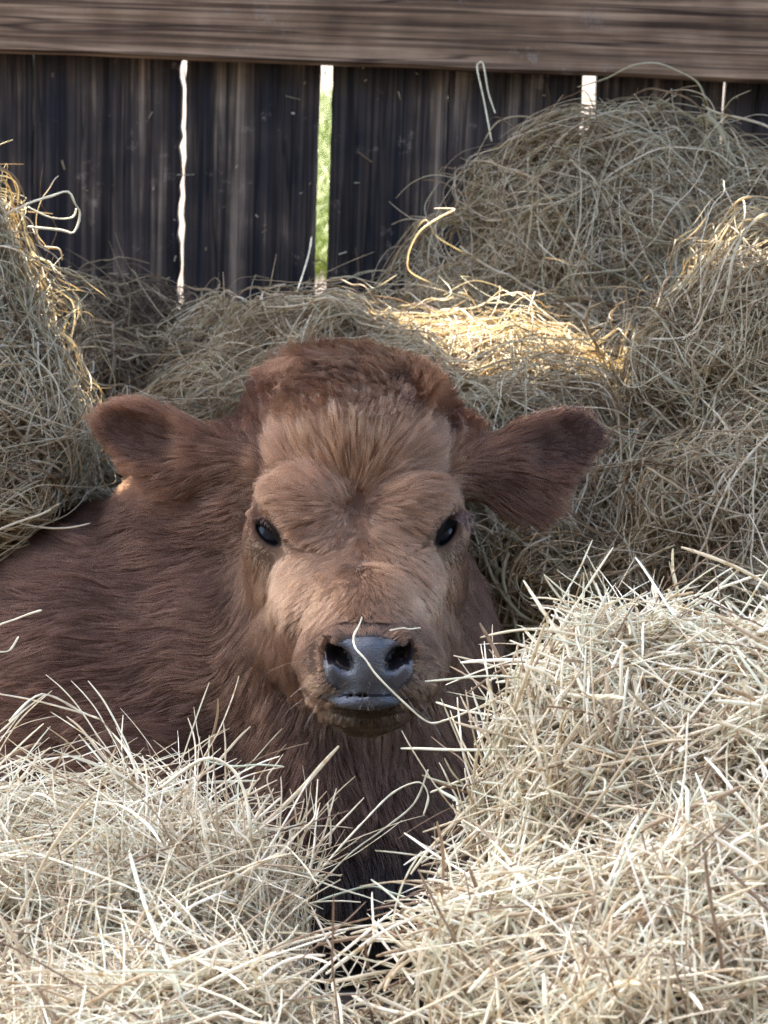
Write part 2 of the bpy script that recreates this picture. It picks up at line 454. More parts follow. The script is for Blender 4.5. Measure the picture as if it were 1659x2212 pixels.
# ------------------------------------------------------------------ calf distance field
GROOVES = []
def calf_sdf(p):
    # ---- trunk
    d = ell(p, A(330, 1440, -0.24), (0.20, 0.165, 0.15), rotm(0, 12, 8))                 # shoulder
    d = smin(d, cone(p, A(250, 1440, -0.34), A(-420, 1480, -0.62), 0.165, 0.17), 0.06)   # barrel
    d = smin(d, ell(p, A(-600, 1480, -0.72), (0.17, 0.16, 0.17)), 0.06)                  # rump
    d = smin(d, cone(p, A(800, 1180, -0.17), A(590, 1400, -0.17), 0.085, 0.135), 0.05)   # neck
    d = smin(d, cone(p, A(782, 1420, -0.16), A(790, 1840, -0.13), 0.131, 0.104), 0.05)   # breast
    d = smin(d, ell(p, A(700, 1850, -0.10), (0.120, 0.105, 0.10)), 0.04)                 # brisket
    d = smin(d, cone(p, A(640, 1450, -0.07), A(700, 1700, -0.055), 0.05, 0.045), 0.05)   # fold under the jaw
    # ---- folded legs
    d = smin(d, cone(p, A(300, 1600, -0.14), A(520, 1840, -0.04), 0.065, 0.038), 0.03)
    d = smin(d, cone(p, A(520, 1840, -0.04), A(330, 1960, -0.10), 0.036, 0.024), 0.015)
    d = smin(d, cone(p, A(900, 1740, -0.13), A(815, 1940, -0.05), 0.055, 0.040), 0.03)
    d = smin(d, cone(p, A(815, 1940, -0.05), A(880, 2030, -0.12), 0.038, 0.024), 0.015)
    d = smin(d, cone(p, A(-480, 1560, -0.55), A(-250, 1800, -0.42), 0.085, 0.045), 0.03)
    # ---- head
    h = ell(p, A(768, 1000, -0.065), (0.084, 0.082, 0.095), rotm(-15, 0, 0))
    h = smin(h, ell(p, A(757, 897, -0.108), (0.089, 0.047, 0.070)), 0.03)
    h = smin(h, ell(p, A(772, 1060, -0.030), (0.075, 0.075, 0.058), rotm(-25, 0, 0)), 0.02)
    h = smin(h, ell(p, A(775, 1240, 0.026), (0.074, 0.085, 0.048), rotm(-52, 0, 0)), 0.025)
    h = smin(h, ell(p, A(768, 1325, 0.066), (0.070, 0.060, 0.046), rotm(-60, 0, 0)), 0.020)
    h = smin(h, cone(p, A(788, 1345, 0.100), A(796, 1440, 0.138), 0.050, 0.050), 0.012)
    # neck crest under the ear
    h = smin(h, cone(p, A(560, 1090, -0.13), A(400, 1190, -0.19), 0.070, 0.085), 0.03)
    # cheeks and jaw
    h = smin(h, ell(p, A(606, 1300, -0.095), (0.045, 0.085, 0.065), rotm(-30, 0, 6)), 0.03)
    h = smin(h, ell(p, A(900, 1270, -0.074), (0.032, 0.075, 0.065), rotm(-30, 0, -6)), 0.03)
    h = smin(h, cone(p, A(672, 1370, -0.02), A(778, 1480, 0.105), 0.048, 0.034), 0.03)
    h = smin(h, cone(p, A(876, 1370, -0.02), A(808, 1480, 0.105), 0.044, 0.034), 0.03)
    # brows
    h = smin(h, cone(p, A(603, 1092, -0.018), A(645, 1130, 0.020), 0.023, 0.025), 0.012)
    h = smin(h, cone(p, A(944, 1092, -0.020), A(902, 1130, 0.018), 0.022, 0.025), 0.012)
    h = smin(h, ell(p, A(670, 1102, 0.020), (0.045, 0.035, 0.028), rotm(-4, -18, -16)), 0.006)
    h = smin(h, ell(p, A(886, 1102, 0.015), (0.039, 0.034, 0.027), rotm(-4, 18, 14)), 0.007)
    # eye bulges
    h = smin(h, ell(p, A(592, 1150, -0.018), (0.025, 0.027, 0.025)), 0.010)
    h = smin(h, ell(p, A(950, 1150, -0.018), (0.024, 0.027, 0.025)), 0.010)
    h = smin(h, ell(p, A(608, 1212, -0.030), (0.032, 0.046, 0.034)), 0.02)
    h = smin(h, ell(p, A(932, 1212, -0.030), (0.031, 0.046, 0.034)), 0.02)
    # nose pad and lips
    h = smin(h, ell(p, A(796, 1436, 0.168), (0.0385, 0.030, 0.024), rotm(-8, 0, 0)), 0.008)
    h = smin(h, cone(p, A(755, 1398, 0.176), A(838, 1398, 0.176), 0.011, 0.011), 0.010)
    h = smin(h, cone(p, A(796, 1410, 0.182), A(796, 1485, 0.180), 0.013, 0.014), 0.014)
    h = smin(h, ell(p, A(727, 1420, 0.172), (0.014, 0.022, 0.024)), 0.010)
    h = smin(h, ell(p, A(867, 1420, 0.172), (0.014, 0.022, 0.024)), 0.010)
    h = smin(h, ell(p, A(715, 1478, 0.160), (0.022, 0.017, 0.028)), 0.012)
    h = smin(h, ell(p, A(875, 1478, 0.160), (0.022, 0.017, 0.028)), 0.012)
    low = ell(p, A(790, 1537, 0.150), (0.038, 0.0135, 0.032))
    low = smin(low, ell(p, A(790, 1519, 0.182), (0.030, 0.0065, 0.013)), 0.004)
    h = smin(h, ell(p, A(696, 1440, 0.126), (0.019, 0.034, 0.034)), 0.014)
    h = smin(h, ell(p, A(900, 1440, 0.126), (0.019, 0.034, 0.034)), 0.014)
    # mouth slit before joining the chin
    sl = cone(p, A(715, 1507, 0.180), A(790, 1502, 0.192), 0.0022, 0.0024)
    sl = np.minimum(sl, cone(p, A(790, 1502, 0.192), A(868, 1507, 0.180), 0.0024, 0.0022))
    sl = np.minimum(sl, cone(p, A(715, 1507, 0.180), A(672, 1522, 0.150), 0.0022, 0.0016))
    sl = np.minimum(sl, cone(p, A(868, 1507, 0.180), A(912, 1522, 0.150), 0.0022, 0.0016))
    h = smin(h, low, 0.010)
    h = smax(h, -sl, 0.0025)
    # nostrils
    n1 = smin(ell(p, A(734, 1427, 0.198), (0.0070, 0.0120, 0.030), rotm(0, -14, 38)), ell(p, A(712, 1405, 0.188), (0.0050, 0.0110, 0.026), rotm(0, -20, 8)), 0.004)
    n2 = smin(ell(p, A(860, 1427, 0.198), (0.0070, 0.0120, 0.030), rotm(0, 14, -38)), ell(p, A(882, 1405, 0.188), (0.0050, 0.0110, 0.026), rotm(0, 20, -8)), 0.004)
    h = smax(h, -n1, 0.0065); h = smax(h, -n2, 0.0065)
    # eye openings
    e1 = ell(p, A(580, 1150, 0.004), (0.0155, 0.0076, 0.022), rotm(0, -30, -50))
    e2 = ell(p, A(963, 1146, 0.004), (0.0150, 0.0070, 0.022), rotm(0, 34, 58))
    h = smax(h, -e1, 0.005); h = smax(h, -e2, 0.005)
    for la, lb, ra in ((A(554, 1110, -0.002), A(610, 1151, 0.010), 0.0066), (A(552, 1164, -0.009), A(604, 1190, 0.006), 0.0046),
                       (A(990, 1110, -0.006), A(934, 1151, 0.008), 0.0064), (A(986, 1168, -0.011), A(938, 1192, 0.004), 0.0044)):
        h = smin(h, cone(p, la, lb, ra, ra), 0.005)
    d = smin(d, h, 0.018)
    for (ga, gb, ra, rb) in GROOVES:
        d = smax(d, -cone(p, ga, gb, ra, rb), 0.004)
    # ---- ears
    def cut(q1, q2, w_, left):
        u = (q2 - q1)[:2]; u = u / np.linalg.norm(u)
        nv = np.array([-u[1], u[0]]) * (1 if left else -1)
        return (p[:, :2] - q1[:2]) @ nv
    ea = ell(p, A(335, 965, -0.086), (0.068, 0.0445, 0.0095), rotm(6, -12, -10))
    ea = smax(ea, cut(A(214, 945, -.086), A(318, 1066, -.086), 0, False), 0.012)
    ea = smax(ea, cut(A(330, 862, -.086), A(480, 925, -.086), 0, True), 0.012)
    ea = smax(ea, -ell(p, A(316, 944, -0.075), (0.050, 0.0270, 0.0125), rotm(0, -12, -14)), 0.004)
    ea = smin(ea, cone(p, A(560, 1000, -0.085), A(440, 985, -0.086), 0.036, 0.014), 0.018)
    d = smin(d, ea, 0.012)
    eb = ell(p, A(1172, 1003, -0.086), (0.069, 0.0500, 0.0095), rotm(6, 12, 22))
    eb = smax(eb, cut(A(1302, 960, -.086), A(1160, 1136, -.086), 0, True), 0.012)
    eb = smax(eb, cut(A(1030, 935, -.086), A(1195, 880, -.086), 0, True), 0.012)
    eb = smax(eb, -ell(p, A(1208, 958, -0.075), (0.047, 0.0270, 0.0125), rotm(0, 12, 18)), 0.004)
    eb = smin(eb, cone(p, A(975, 1000, -0.085), A(1085, 1005, -0.086), 0.042, 0.018), 0.018)
    d = smin(d, eb, 0.014)
    return d

def axis_grid(lo, f0, f1, hi, fine, rough):
    a = np.arange(lo, f0, rough); b = np.arange(f0, f1, fine); c = np.arange(f1, hi + rough, rough)
    return np.concatenate([a, b, c])
def surf_w(dx, dy):
    ws = np.linspace(0.24, -0.2, 500)
    q = np.array([A(dx, dy, w) for w in ws])
    return ws[np.argmax(calf_sdf(q) < 0)]
gp = [(777, 1075, .0012), (766, 1110, .003), (760, 1148, .0042), (738, 1176, .0045), (700, 1190, .0040), (655, 1186, .0030), (622, 1172, .0015)]
gq = [A(x_, y_, surf_w(x_, y_) + 0.0005) for x_, y_, r_ in gp]
gp2 = [(925, 1150, .0012), (912, 1172, .003), (890, 1185, .002)]
gq2 = [A(x_, y_, surf_w(x_, y_) + 0.0005) for x_, y_, r_ in gp2]
GROOVES = [(gq[k_], gq[k_ + 1], gp[k_][2], gp[k_ + 1][2]) for k_ in range(len(gp) - 1)] + [(gq2[k_], gq2[k_ + 1], gp2[k_][2], gp2[k_ + 1][2]) for k_ in range(2)]
ax = axis_grid(-0.95, -0.285, 0.215, 0.26, 0.0025, 0.009)
ay = axis_grid(-0.50, -0.195, 0.125, 0.18, 0.0025, 0.008)
az = axis_grid(-0.95, -0.17, 0.22, 0.26, 0.0027, 0.009)
CV, CQ = isosurface(calf_sdf, (ax, ay, az), 2)
CN = grad(calf_sdf, CV)

SKIN = 0.0
def coat_shade_colour(p):  # coat colours, with some shade painted into the cheeks and poll
    X, Y = dgrid(p)
    w = p[:, 2]
    n = len(p)
    body = np.array([0.192, 0.105, 0.083])
    c = np.tile(body, (n, 1))
    def mixin(m, col):
        m = np.clip(m, 0, 1)[:, None]
        c[:] = c * (1 - m) + np.array(col) * m
    front = smooth(-0.16, -0.09, w)
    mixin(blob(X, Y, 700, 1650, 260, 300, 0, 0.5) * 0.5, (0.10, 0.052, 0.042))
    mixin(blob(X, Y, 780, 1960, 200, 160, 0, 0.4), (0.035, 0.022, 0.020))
    mixin(blob(X, Y, 530, 1330, 75, 190, 0.1, 0.4) * front * 0.7, (0.17, 0.095, 0.068))  # left cheek darkened, its shade painted into the coat
    mixin(blob(X, Y, 985, 1330, 52, 150, 0, 0.4) * front * 0.7, (0.17, 0.095, 0.068))  # right cheek likewise painted darker to look shaded
    mixin(blob(X, Y, 770, 1070, 232, 240, 0, 0.5) * front, (0.47, 0.280, 0.202))
    mixin(blob(X, Y, 770, 1255, 185, 105, 0, 0.3) * front, (0.53, 0.320, 0.225))
    mixin(blob(X, Y, 800, 1450, 250, 120, 0, 0.3) * front, (0.19, 0.11, 0.082))
    mixin(blob(X, Y, 765, 800, 290, 105, 0, 0.3) * front * 0.75, (0.37, 0.205, 0.135))
    mixin(blob(X, Y, 700, 850, 110, 40, 0.1, 0.7) * front * 0.40, (0.13, 0.060, 0.042))  # recess under the poll roll, its shade painted as dark hair
    mixin(blob(X, Y, 890, 845, 90, 48, 0.3, 0.7) * front * 0.40, (0.13, 0.060, 0.042))  # same painted recess shade on the right half
    mixin(blob(X, Y, 540, 870, 70, 100, 0.4, 0.5) * front * 0.7, (0.13, 0.056, 0.042))
    mixin(blob(X, Y, 985, 860, 50, 110, -0.3, 0.5) * front * 0.7, (0.13, 0.056, 0.042))
    mixin(blob(X, Y, 775, 1088, 24, 20, 0, 0.8) * front * 0.6, (0.16, 0.08, 0.06))
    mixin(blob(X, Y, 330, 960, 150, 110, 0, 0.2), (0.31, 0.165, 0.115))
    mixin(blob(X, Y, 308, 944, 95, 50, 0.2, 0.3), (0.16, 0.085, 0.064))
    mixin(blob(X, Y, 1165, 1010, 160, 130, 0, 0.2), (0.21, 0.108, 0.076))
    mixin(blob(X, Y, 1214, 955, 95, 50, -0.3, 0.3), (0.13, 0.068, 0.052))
    for ex in (578, 965):
        mixin(blob(X, Y, ex, 1180, 46, 26, 0, 0.5) * 0.5 * smooth(-0.08, -0.04, w), (0.48, 0.36, 0.28))
    mixin(blob(X, Y, 795, 1480, 150, 105, 0, 0.3) * smooth(0.05, 0.10, w), (0.22, 0.140, 0.100))
    mixin(blob(X, Y, 795, 1375, 120, 38, 0, 0.5) * smooth(0.08, 0.12, w), (0.17, 0.105, 0.080))
    mixin(blob(X, Y, 790, 1560, 100, 45, 0, 0.5) * smooth(0.05, 0.10, w), (0.15, 0.115, 0.095))
    mixin(blob(X, Y, 796, 1440, 104, 74, 0, 0.12) * smooth(0.11, 0.13, w) * SKIN, (0.12, 0.12, 0.15))
    lids = np.maximum(blob(X, Y, 579, 1151, 39, 20, math.radians(50), 0.2), blob(X, Y, 964, 1149, 39, 19, math.radians(-58), 0.2)) * smooth(-0.08, -0.06, w)
    mixin(lids, (0.012, 0.010, 0.010))
    return c * np.array([0.27, 0.235, 0.180])

def bare(p, s=1.0):
    """skin without hair: nose pad, lips, nostrils, lids"""
    X, Y = dgrid(p)
    w = p[:, 2]
    v = blob(X, Y, 796, 1438, 97 * s, 64 * s, 0, 0.05) * smooth(0.12, 0.13, w)
    v = np.maximum(v, blob(X, Y, 790, 1519, 70, 15, 0, 0.05) * smooth(0.12, 0.13, w))
    v = np.maximum(v, blob(X, Y, 790, 1503, 100, 17, 0, 0.05) * smooth(0.12, 0.13, w))
    v = np.maximum(v, blob(X, Y, 579, 1151, 40, 20, math.radians(50), 0.05) * smooth(-0.08, -0.06, w))
    v = np.maximum(v, blob(X, Y, 964, 1149, 40, 19, math.radians(-58), 0.05) * smooth(-0.08, -0.06, w))
    return v

m_skin, nt, n, b = newmat('calf_skin')
at = n.new('ShaderNodeAttribute'); at.attribute_name = 'coat'
dk = n.new('ShaderNodeMix'); dk.data_type = 'RGBA'; dk.blend_type = 'MULTIPLY'; dk.inputs[0].default_value = 1
dk.inputs[7].default_value = (0.72, 0.74, 0.80, 1)
nt.links.new(at.outputs['Color'], dk.inputs[6]); nt.links.new(dk.outputs[2], b.inputs['Base Color'])
b.inputs['Roughness'].default_value = 0.8
b.inputs['Specular IOR Level'].default_value = 0.1
m_nose, nt, n, b = newmat('wet_nose_skin')
tc = n.new('ShaderNodeTexCoord')
vo = n.new('ShaderNodeTexVoronoi'); vo.inputs['Scale'].default_value = 650; nt.links.new(tc.outputs['Object'], vo.inputs['Vector'])
no = n.new('ShaderNodeTexNoise'); no.inputs['Scale'].default_value = 60; nt.links.new(tc.outputs['Object'], no.inputs['Vector'])
r = ramp(nt, [(0.35, (0.020, 0.021, 0.024)), (0.7, (0.052, 0.052, 0.057))])
nt.links.new(no.outputs[0], r.inputs[0]); nt.links.new(r.outputs[0], b.inputs['Base Color'])
b.inputs['Roughness'].default_value = 0.32
b.inputs['Specular IOR Level'].default_value = 0.5
bp = n.new('ShaderNodeBump'); bp.inputs['Strength'].default_value = 0.5; bp.inputs['Distance'].default_value = 0.0008
nt.links.new(vo.outputs['Distance'], bp.inputs['Height']); nt.links.new(bp.outputs[0], b.inputs['Normal'])

m_hole, nt, n, b = newmat('nostril_skin')
b.inputs['Base Color'].default_value = (0.010, 0.009, 0.011, 1); b.inputs['Roughness'].default_value = 0.6; b.inputs['Specular IOR Level'].default_value = 0.1
CALF_BASE = W(500, 1900, -0.25); CALF_BASE[2] = 0.16
calf = empty('calf', CALF_BASE, 'reddish brown calf with fluffy poll lying in the hay and facing us', 'calf')
fc = CV[CQ].mean(1)
fX, fY = dgrid(fc)
fm = (bare(fc) > 0.5).astype(int)
fm[(fm == 1) & (fY < 1250)] = 0                                     # lid rims
hole = np.maximum(blob(fX, fY, 728, 1422, 22, 38, math.radians(-32), 0.02), blob(fX, fY, 867, 1422, 22, 38, math.radians(32), 0.02))
fn = grad(calf_sdf, fc, 0.0015)
fm[(blob(fX, fY, 790, 1504, 108, 3, 0, 0.02) > 0.5) & (fc[:, 2] > 0.12)] = 2
fm[(hole > 0.5) & (fc[:, 2] > 0.12) & ((fc[:, 2] < 0.186) | (fn[:, 2] < 0.5))] = 2
SKIN = 1.0
skin_c = coat_shade_colour(CV)
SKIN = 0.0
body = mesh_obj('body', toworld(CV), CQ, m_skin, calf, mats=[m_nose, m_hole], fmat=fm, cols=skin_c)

# eyes
m_eye, nt, n, b = newmat('eye_gloss')
b.inputs['Base Color'].default_value = (0.008, 0.010, 0.016, 1)
b.inputs['Roughness'].default_value = 0.05
b.inputs['Specular IOR Level'].default_value = 0.2
def uv_sphere(c, r, nseg=32, nring=20):
    v = []; f = []
    for i in range(nring + 1):
        th = math.pi * i / nring
        for j in range(nseg):
            ph = 2 * math.pi * j / nseg
            v.append((c[0] + r * math.sin(th) * math.cos(ph), c[1] + r * math.sin(th) * math.sin(ph), c[2] + r * math.cos(th)))
    for i in range(nring):
        for j in range(nseg):
            f.append((i * nseg + j, i * nseg + (j + 1) % nseg, (i + 1) * nseg + (j + 1) % nseg, (i + 1) * nseg + j))
    return np.array(v), f
for ex, ey in ((590, 1151), (949, 1149)):
    v, f = uv_sphere(toworld(A(ex, ey, -0.0195))[0], 0.0225)
    mesh_obj('eye', v, f, m_eye, calf)

# ------------------------------------------------------------------ fur
m_fur, nt, n, b = newmat('calf_fur')
n.remove(b)
hb = n.new('ShaderNodeBsdfHairPrincipled')
hb.parametrization = 'COLOR'
at = n.new('ShaderNodeAttribute'); at.attribute_name = 'coat'
nt.links.new(at.outputs['Color'], hb.inputs['Color'])
hb.inputs['Roughness'].default_value = 0.5
hb.inputs['IOR'].default_value = 1.4
hb.inputs['Radial Roughness'].default_value = 0.85
nt.links.new(hb.outputs[0], n['Material Output'].inputs[0])

WH = A(775, 1090, 0.03)
def flow(p, nn):
    """combing direction in view space, tangent to the coat"""
    X, Y = dgrid(p)
    w = p[:, 2]
    n_ = len(p)
    v = np.tile(np.array([-1.0, -0.18, -0.45]), (n_, 1))          # flank: backwards
    def mixin(m, vec):
        m = np.clip(m, 0, 1)[:, None]
        v[:] = v * (1 - m) + vec * m
    z = np.zeros(n_)
    o = np.ones(n_)
    # breast: downward, fanning out from its middle line
    fan = np.clip((X - 760) / 200, -1.2, 1.2)
    mixin(smooth(380, 620, X) * smooth(1330, 1500, Y), np.stack([fan * 0.5, -o, -0.2 * o], 1))
    mixin(smooth(930, 1000, X) * smooth(1150, 1250, Y), np.stack([0.45 * o, -o, -0.2 * o], 1))
    front = smooth(-0.17, -0.10, w)
    # whole face radiates from the whorl between the eyes
    dx, dy = (X - 775), -(Y - 1090)
    r = np.sqrt(dx * dx + dy * dy) + 1e-3
    rad = np.stack([dx / r, dy / r, 0.25 * np.abs(dy) / r * 0], 1)
    face = np.maximum(blob(X, Y, 770, 1040, 255, 290, 0, 0.2), blob(X, Y, 785, 1310, 200, 240, 0, 0.2)) * front
    mixin(face, rad)
    down = np.stack([(X - 790) / 320.0, -o, z], 1)
    mixin(face * smooth(1170, 1290, Y), down)
    # cheek: down and back
    mixin(blob(X, Y, 560, 1330, 95, 200, 0, 0.3) * front * smooth(1170, 1230, Y), np.stack([-0.25 * o, -o, -0.3 * o], 1))
    # muzzle sides: hair sweeps outwards
    mz = blob(X, Y, 795, 1450, 150, 110, 0, 0.2) * smooth(0.06, 0.1, w)
    mixin(mz, np.stack([(X - 795) / 110.0, -0.9 * (Y - 1400) / 110.0, -0.6 * o], 1))
    # ears: along the ear towards its tip, undersides hang
    e1 = blob(X, Y, 340, 965, 165, 115, 0, 0.12) * (1 - smooth(490, 560, X))
    mixin(e1, np.stack([-o, 0.35 - (Y - 900) / 190.0, z], 1))
    e2 = blob(X, Y, 1170, 1005, 170, 135, 0, 0.12) * smooth(990, 1040, X)
    mixin(e2, np.stack([o, 0.45 - (Y - 900) / 200.0, z], 1))
    v = v + 0.38 * vnoise3(p, 26, 2) + 0.22 * vnoise3(p, 75, 9)
    v = v - (v * nn).sum(1)[:, None] * nn
    return nrm(v)

def fur_len(p):
    X, Y = dgrid(p)
    w = p[:, 2]
    L = np.full(len(p), 0.025)
    front = smooth(-0.17, -0.10, w)
    def mixin(m, val):
        m = np.clip(m, 0, 1)
        L[:] = L * (1 - m) + val * m
    mixin(blob(X, Y, 770, 1060, 250, 300, 0, 0.25) * front, 0.024)
    mixin(blob(X, Y, 770, 940, 190, 90, 0, 0.6) * front, 0.034)
    mixin(blob(X, Y, 785, 1280, 190, 150, 0, 0.3) * front, 0.013)
    mixin(blob(X, Y, 545, 1100, 50, 110, 0, 0.5) * front, 0.010)
    mixin(blob(X, Y, 995, 1100, 45, 110, 0, 0.5) * front, 0.010)
    mixin(blob(X, Y, 790, 1490, 190, 130, 0, 0.3) * smooth(0.03, 0.08, w), 0.0085)
    mixin(blob(X, Y, 765, 820, 290, 110, 0, 0.3) * front, 0.030)
    mixin(blob(X, Y, 770, 1100, 60, 60, 0, 0.5), 0.015)
    for x_, y_, r_ in gp[1:]: mixin(blob(X, Y, x_, y_, 34, 26, 0, 0.5), 0.007)
    for ex in (578, 965):
        mixin(blob(X, Y, ex, 1150, 70, 60, 0, 0.4) * smooth(-0.08, -0.05, w), 0.0065)
    mixin(blob(X, Y, 330, 960, 150, 110, 0, 0.2), 0.016)
    mixin(blob(X, Y, 1165, 1010, 160, 130, 0, 0.2), 0.016)
    mixin(blob(X, Y, 305, 942, 85, 45, 0.2, 0.3), 0.009)
    mixin(blob(X, Y, 1216, 955, 85, 45, -0.3, 0.3), 0.009)
    mixin(blob(X, Y, 405, 955, 60, 50, 0, 0.5), 0.024)
    mixin(blob(X, Y, 1120, 960, 60, 50, 0, 0.5), 0.024)
    mixin(blob(X, Y, 1130, 1110, 110, 50, 0, 0.3), 0.026)
    mixin(blob(X, Y, 400, 1050, 110, 40, 0, 0.3), 0.020)
    return L

T = tris_of(CQ)
def dens(c):
    X, Y = dgrid(c)
    w = c[:, 2]
    d = np.full(len(c), 0.45)
    d = np.maximum(d, blob(X, Y, 780, 1200, 300, 480, 0, 0.2) * 1.6 * smooth(-0.2, -0.12, w))
    d = np.maximum(d, blob(X, Y, 795, 1470, 160, 120, 0, 0.2) * 2.4 * smooth(0.04, 0.08, w))
    d = np.maximum(d, blob(X, Y, 330, 960, 160, 120, 0, 0.2) * 1.2)
    d = np.maximum(d, blob(X, Y, 1165, 1010, 170, 140, 0, 0.2) * 1.2)
    d = d * np.where((X < -120), 0.15, 1.0)
    d = d * (1 + 1.6 * blob(X, Y, 770, 1110, 80, 90, 0, 0.5))
    return d * np.clip(0.020 / fur_len(c), 1.0, 2.6)
def face_w(c):
    g = grad(calf_sdf, c, 0.002)
    return dens(c) * np.where(g[:, 2] < -0.45, 0.08, 1.0)

def grow(p, L, K=6, lift=0.35, curl=0.0, clump=0.55, nclump=14000, width=0.00016, cvar=0.22):
    nn = grad(calf_sdf, p)
    N = len(p)
    L = L * (0.65 + 0.6 * RS.rand(N))
    L = L * (1 + 0.25 * vnoise(p, 60, 20))
    pts = np.zeros((N, K, 3))
    pos = p - nn * 0.0015
    t = flow(p, nn)
    t = nrm(t + 0.10 * RS.randn(N, 3))
    cdir = nrm(RS.randn(N, 3))
    lf = lift * (0.6 + 0.8 * RS.rand(N)) * (1 + 0.5 * vnoise(p, 45, 31))
    for k in range(K):
        pts[:, k] = pos
        s = (k + 0.5) / (K - 1)
        d = nrm(t + nn * (lf * (1.25 - 1.1 * s))[:, None])
        if curl:
            ph = s * 6.0 * curl
            d = nrm(d + 0.55 * curl * (math.cos(ph) * np.cross(nn, t) + math.sin(ph) * vnoise3(p, 35, 3)))
        pos = pos + d * (L / (K - 1))[:, None]
        if k < K - 1 and k % 2 == 1:
            t = nrm(flow(pos, nn) + 0.5 * t)
    # clumping
    if clump:
        ci = RS.choice(N, min(nclump, N), replace=False)
        kd = KDTree(len(ci))
        for q, i in enumerate(ci): kd.insert(p[i], q)
        kd.balance()
        own = np.array([kd.find(x)[1] for x in p])
        src = ci[own]
        off = (p - p[src])
        for k in range(1, K):
            s = k / (K - 1)
            a = clump * s ** 1.3 * (0.4 + 0.6 * RS.rand(N))[:, None]
            pts[:, k] = pts[:, k] * (1 - a) + (pts[src, k] + off * 0.15) * a
        cl = RS.rand(len(ci))[own]
    else:
        cl = RS.rand(N)
    rad = np.ones((N, K)) * width
    prof = np.linspace(1, 0.25, K)
    rad = rad * prof * (0.8 + 0.5 * RS.rand(N, 1))
    c = coat_shade_colour(p)
    br = (1 + cvar * (2 * cl - 1) + cvar * 0.7 * RS.randn(N) + 0.22 * vnoise(p, 30, 40))
    c = np.clip(c * np.clip(br, 0.35, 1.7)[:, None], 0.004, 0.9)
    warm = 1 + 0.07 * RS.randn(N)
    c[:, 2] *= warm; 
    return pts, rad, c

NF = 420000
p = sample(CV, T, NF, face_w)
p = p[bare(p, 0.93) + 0.25 * RS.randn(len(p)) * (dgrid(p)[1] > 1300) < 0.5]
L = fur_len(p)
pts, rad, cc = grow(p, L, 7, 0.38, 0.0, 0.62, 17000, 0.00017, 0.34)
# keep the hair out of the eyes and off the nose pad
tipb = bare(pts[:, -1]) > 0.5
X_, Y_ = dgrid(p)
X_ = Y_ < 1250
tipb &= X_
pts[tipb] = p[tipb][:, None, :] + (pts[tipb] - p[tipb][:, None, :]) * 0.35
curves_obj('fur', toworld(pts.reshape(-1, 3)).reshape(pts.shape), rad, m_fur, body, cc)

# long curly poll hair and the wavy hair of the brow
def pollw(c):
    X, Y = dgrid(c)
    w = c[:, 2]
    g = grad(calf_sdf, c, 0.002)
    return np.maximum(blob(X, Y, 755, 820, 250, 80, 0, 0.6), np.maximum(blob(X, Y, 530, 870, 50, 80, 0.3, 0.4), blob(X, Y, 985, 860, 40, 80, -0.3, 0.4))) * smooth(-0.22, -0.17, w) * np.where(g[:, 2] < -0.6, 0.2, 1)
p = sample(CV, T, 46000, pollw)
N = len(p)
nn = grad(calf_sdf, p)
X, Y = dgrid(p)
K = 10
L = 0.033 * (0.45 + 0.8 * RS.rand(N)) * (1 + 0.4 * vnoise(p, 20, 90)) * (0.7 + 0.3 * smooth(900, 820, Y))
# hair parts near (800, 850) and falls outwards, then curls over
cxp = (X - 795) / 200.0
t = np.stack([cxp * 0.8, 0.95 - 0.15 * np.abs(cxp), 0.30 + 0 * X], 1) + 0.7 * vnoise3(p, 13, 61) + 0.15 * vnoise3(p, 60, 63)
t = nrm(t - 0.3 * (t * nn).sum(1)[:, None] * nn)
fall = np.stack([cxp * 0.8 + 0.5 * vnoise(p, 30, 71), -1.0 + 0 * X, 0.35 + 0 * X], 1)
front_m = smooth(-0.13, -0.07, p[:, 2])                    # hair rooted at the front edge falls onto the forehead
lockm = smooth(0.05, 0.4, vnoise(p, 30, 95)) * front_m * blob(X, Y, 780, 855, 170, 60, 0, 0.5)
pts = np.zeros((N, K, 3)); pos = p - nn * 0.001
phase = vnoise(p, 14, 80) * 5
for k in range(K):
    pts[:, k] = pos
    s = k / (K - 1)
    f_ = (smooth(0.1, 0.9, np.full(N, s)) * (0.10 + 0.95 * lockm))[:, None]
    d = t * (1 - f_) + fall * f_ + nn * (0.55 * (1 - s))
    wob = np.stack([np.sin(phase + s * 7), np.cos(phase * 1.3 + s * 6), 0.3 * np.sin(phase + s * 7)], 1)
    d = nrm(d + 0.42 * wob)
    nxt = pos + d * (L / (K - 1))[:, None]
    dd = calf_sdf(nxt)
    nxt = nxt + nn * np.clip(0.002 - dd, 0, 0.01)[:, None]
    pos = nxt
ci = RS.choice(N, 1100, replace=False)
kd = KDTree(len(ci))
for q, i in enumerate(ci): kd.insert(p[i], q)
kd.balance()
own = np.array([kd.find(x)[1] for x in p]); src = ci[own]
for k in range(1, K):
    a = 0.62 * (k / (K - 1)) ** 0.9 * (0.6 + 0.5 * RS.rand(N))[:, None]
    pts[:, k] = pts[:, k] * (1 - a) + (pts[src, k] + (p - p[src]) * 0.2) * a
rad = 0.00017 * np.linspace(1, 0.3, K) * (0.8 + 0.5 * RS.rand(N, 1))
cc = coat_shade_colour(p) * np.clip(1 + 0.4 * (2 * RS.rand(1100)[own] - 1) + 0.3 * vnoise(p, 40, 97) + 0.12 * RS.randn(N), 0.4, 1.7)[:, None]
curves_obj('poll_hair', toworld(pts.reshape(-1, 3)).reshape(pts.shape), rad, m_fur, body, np.clip(cc, 0.004, 0.9))

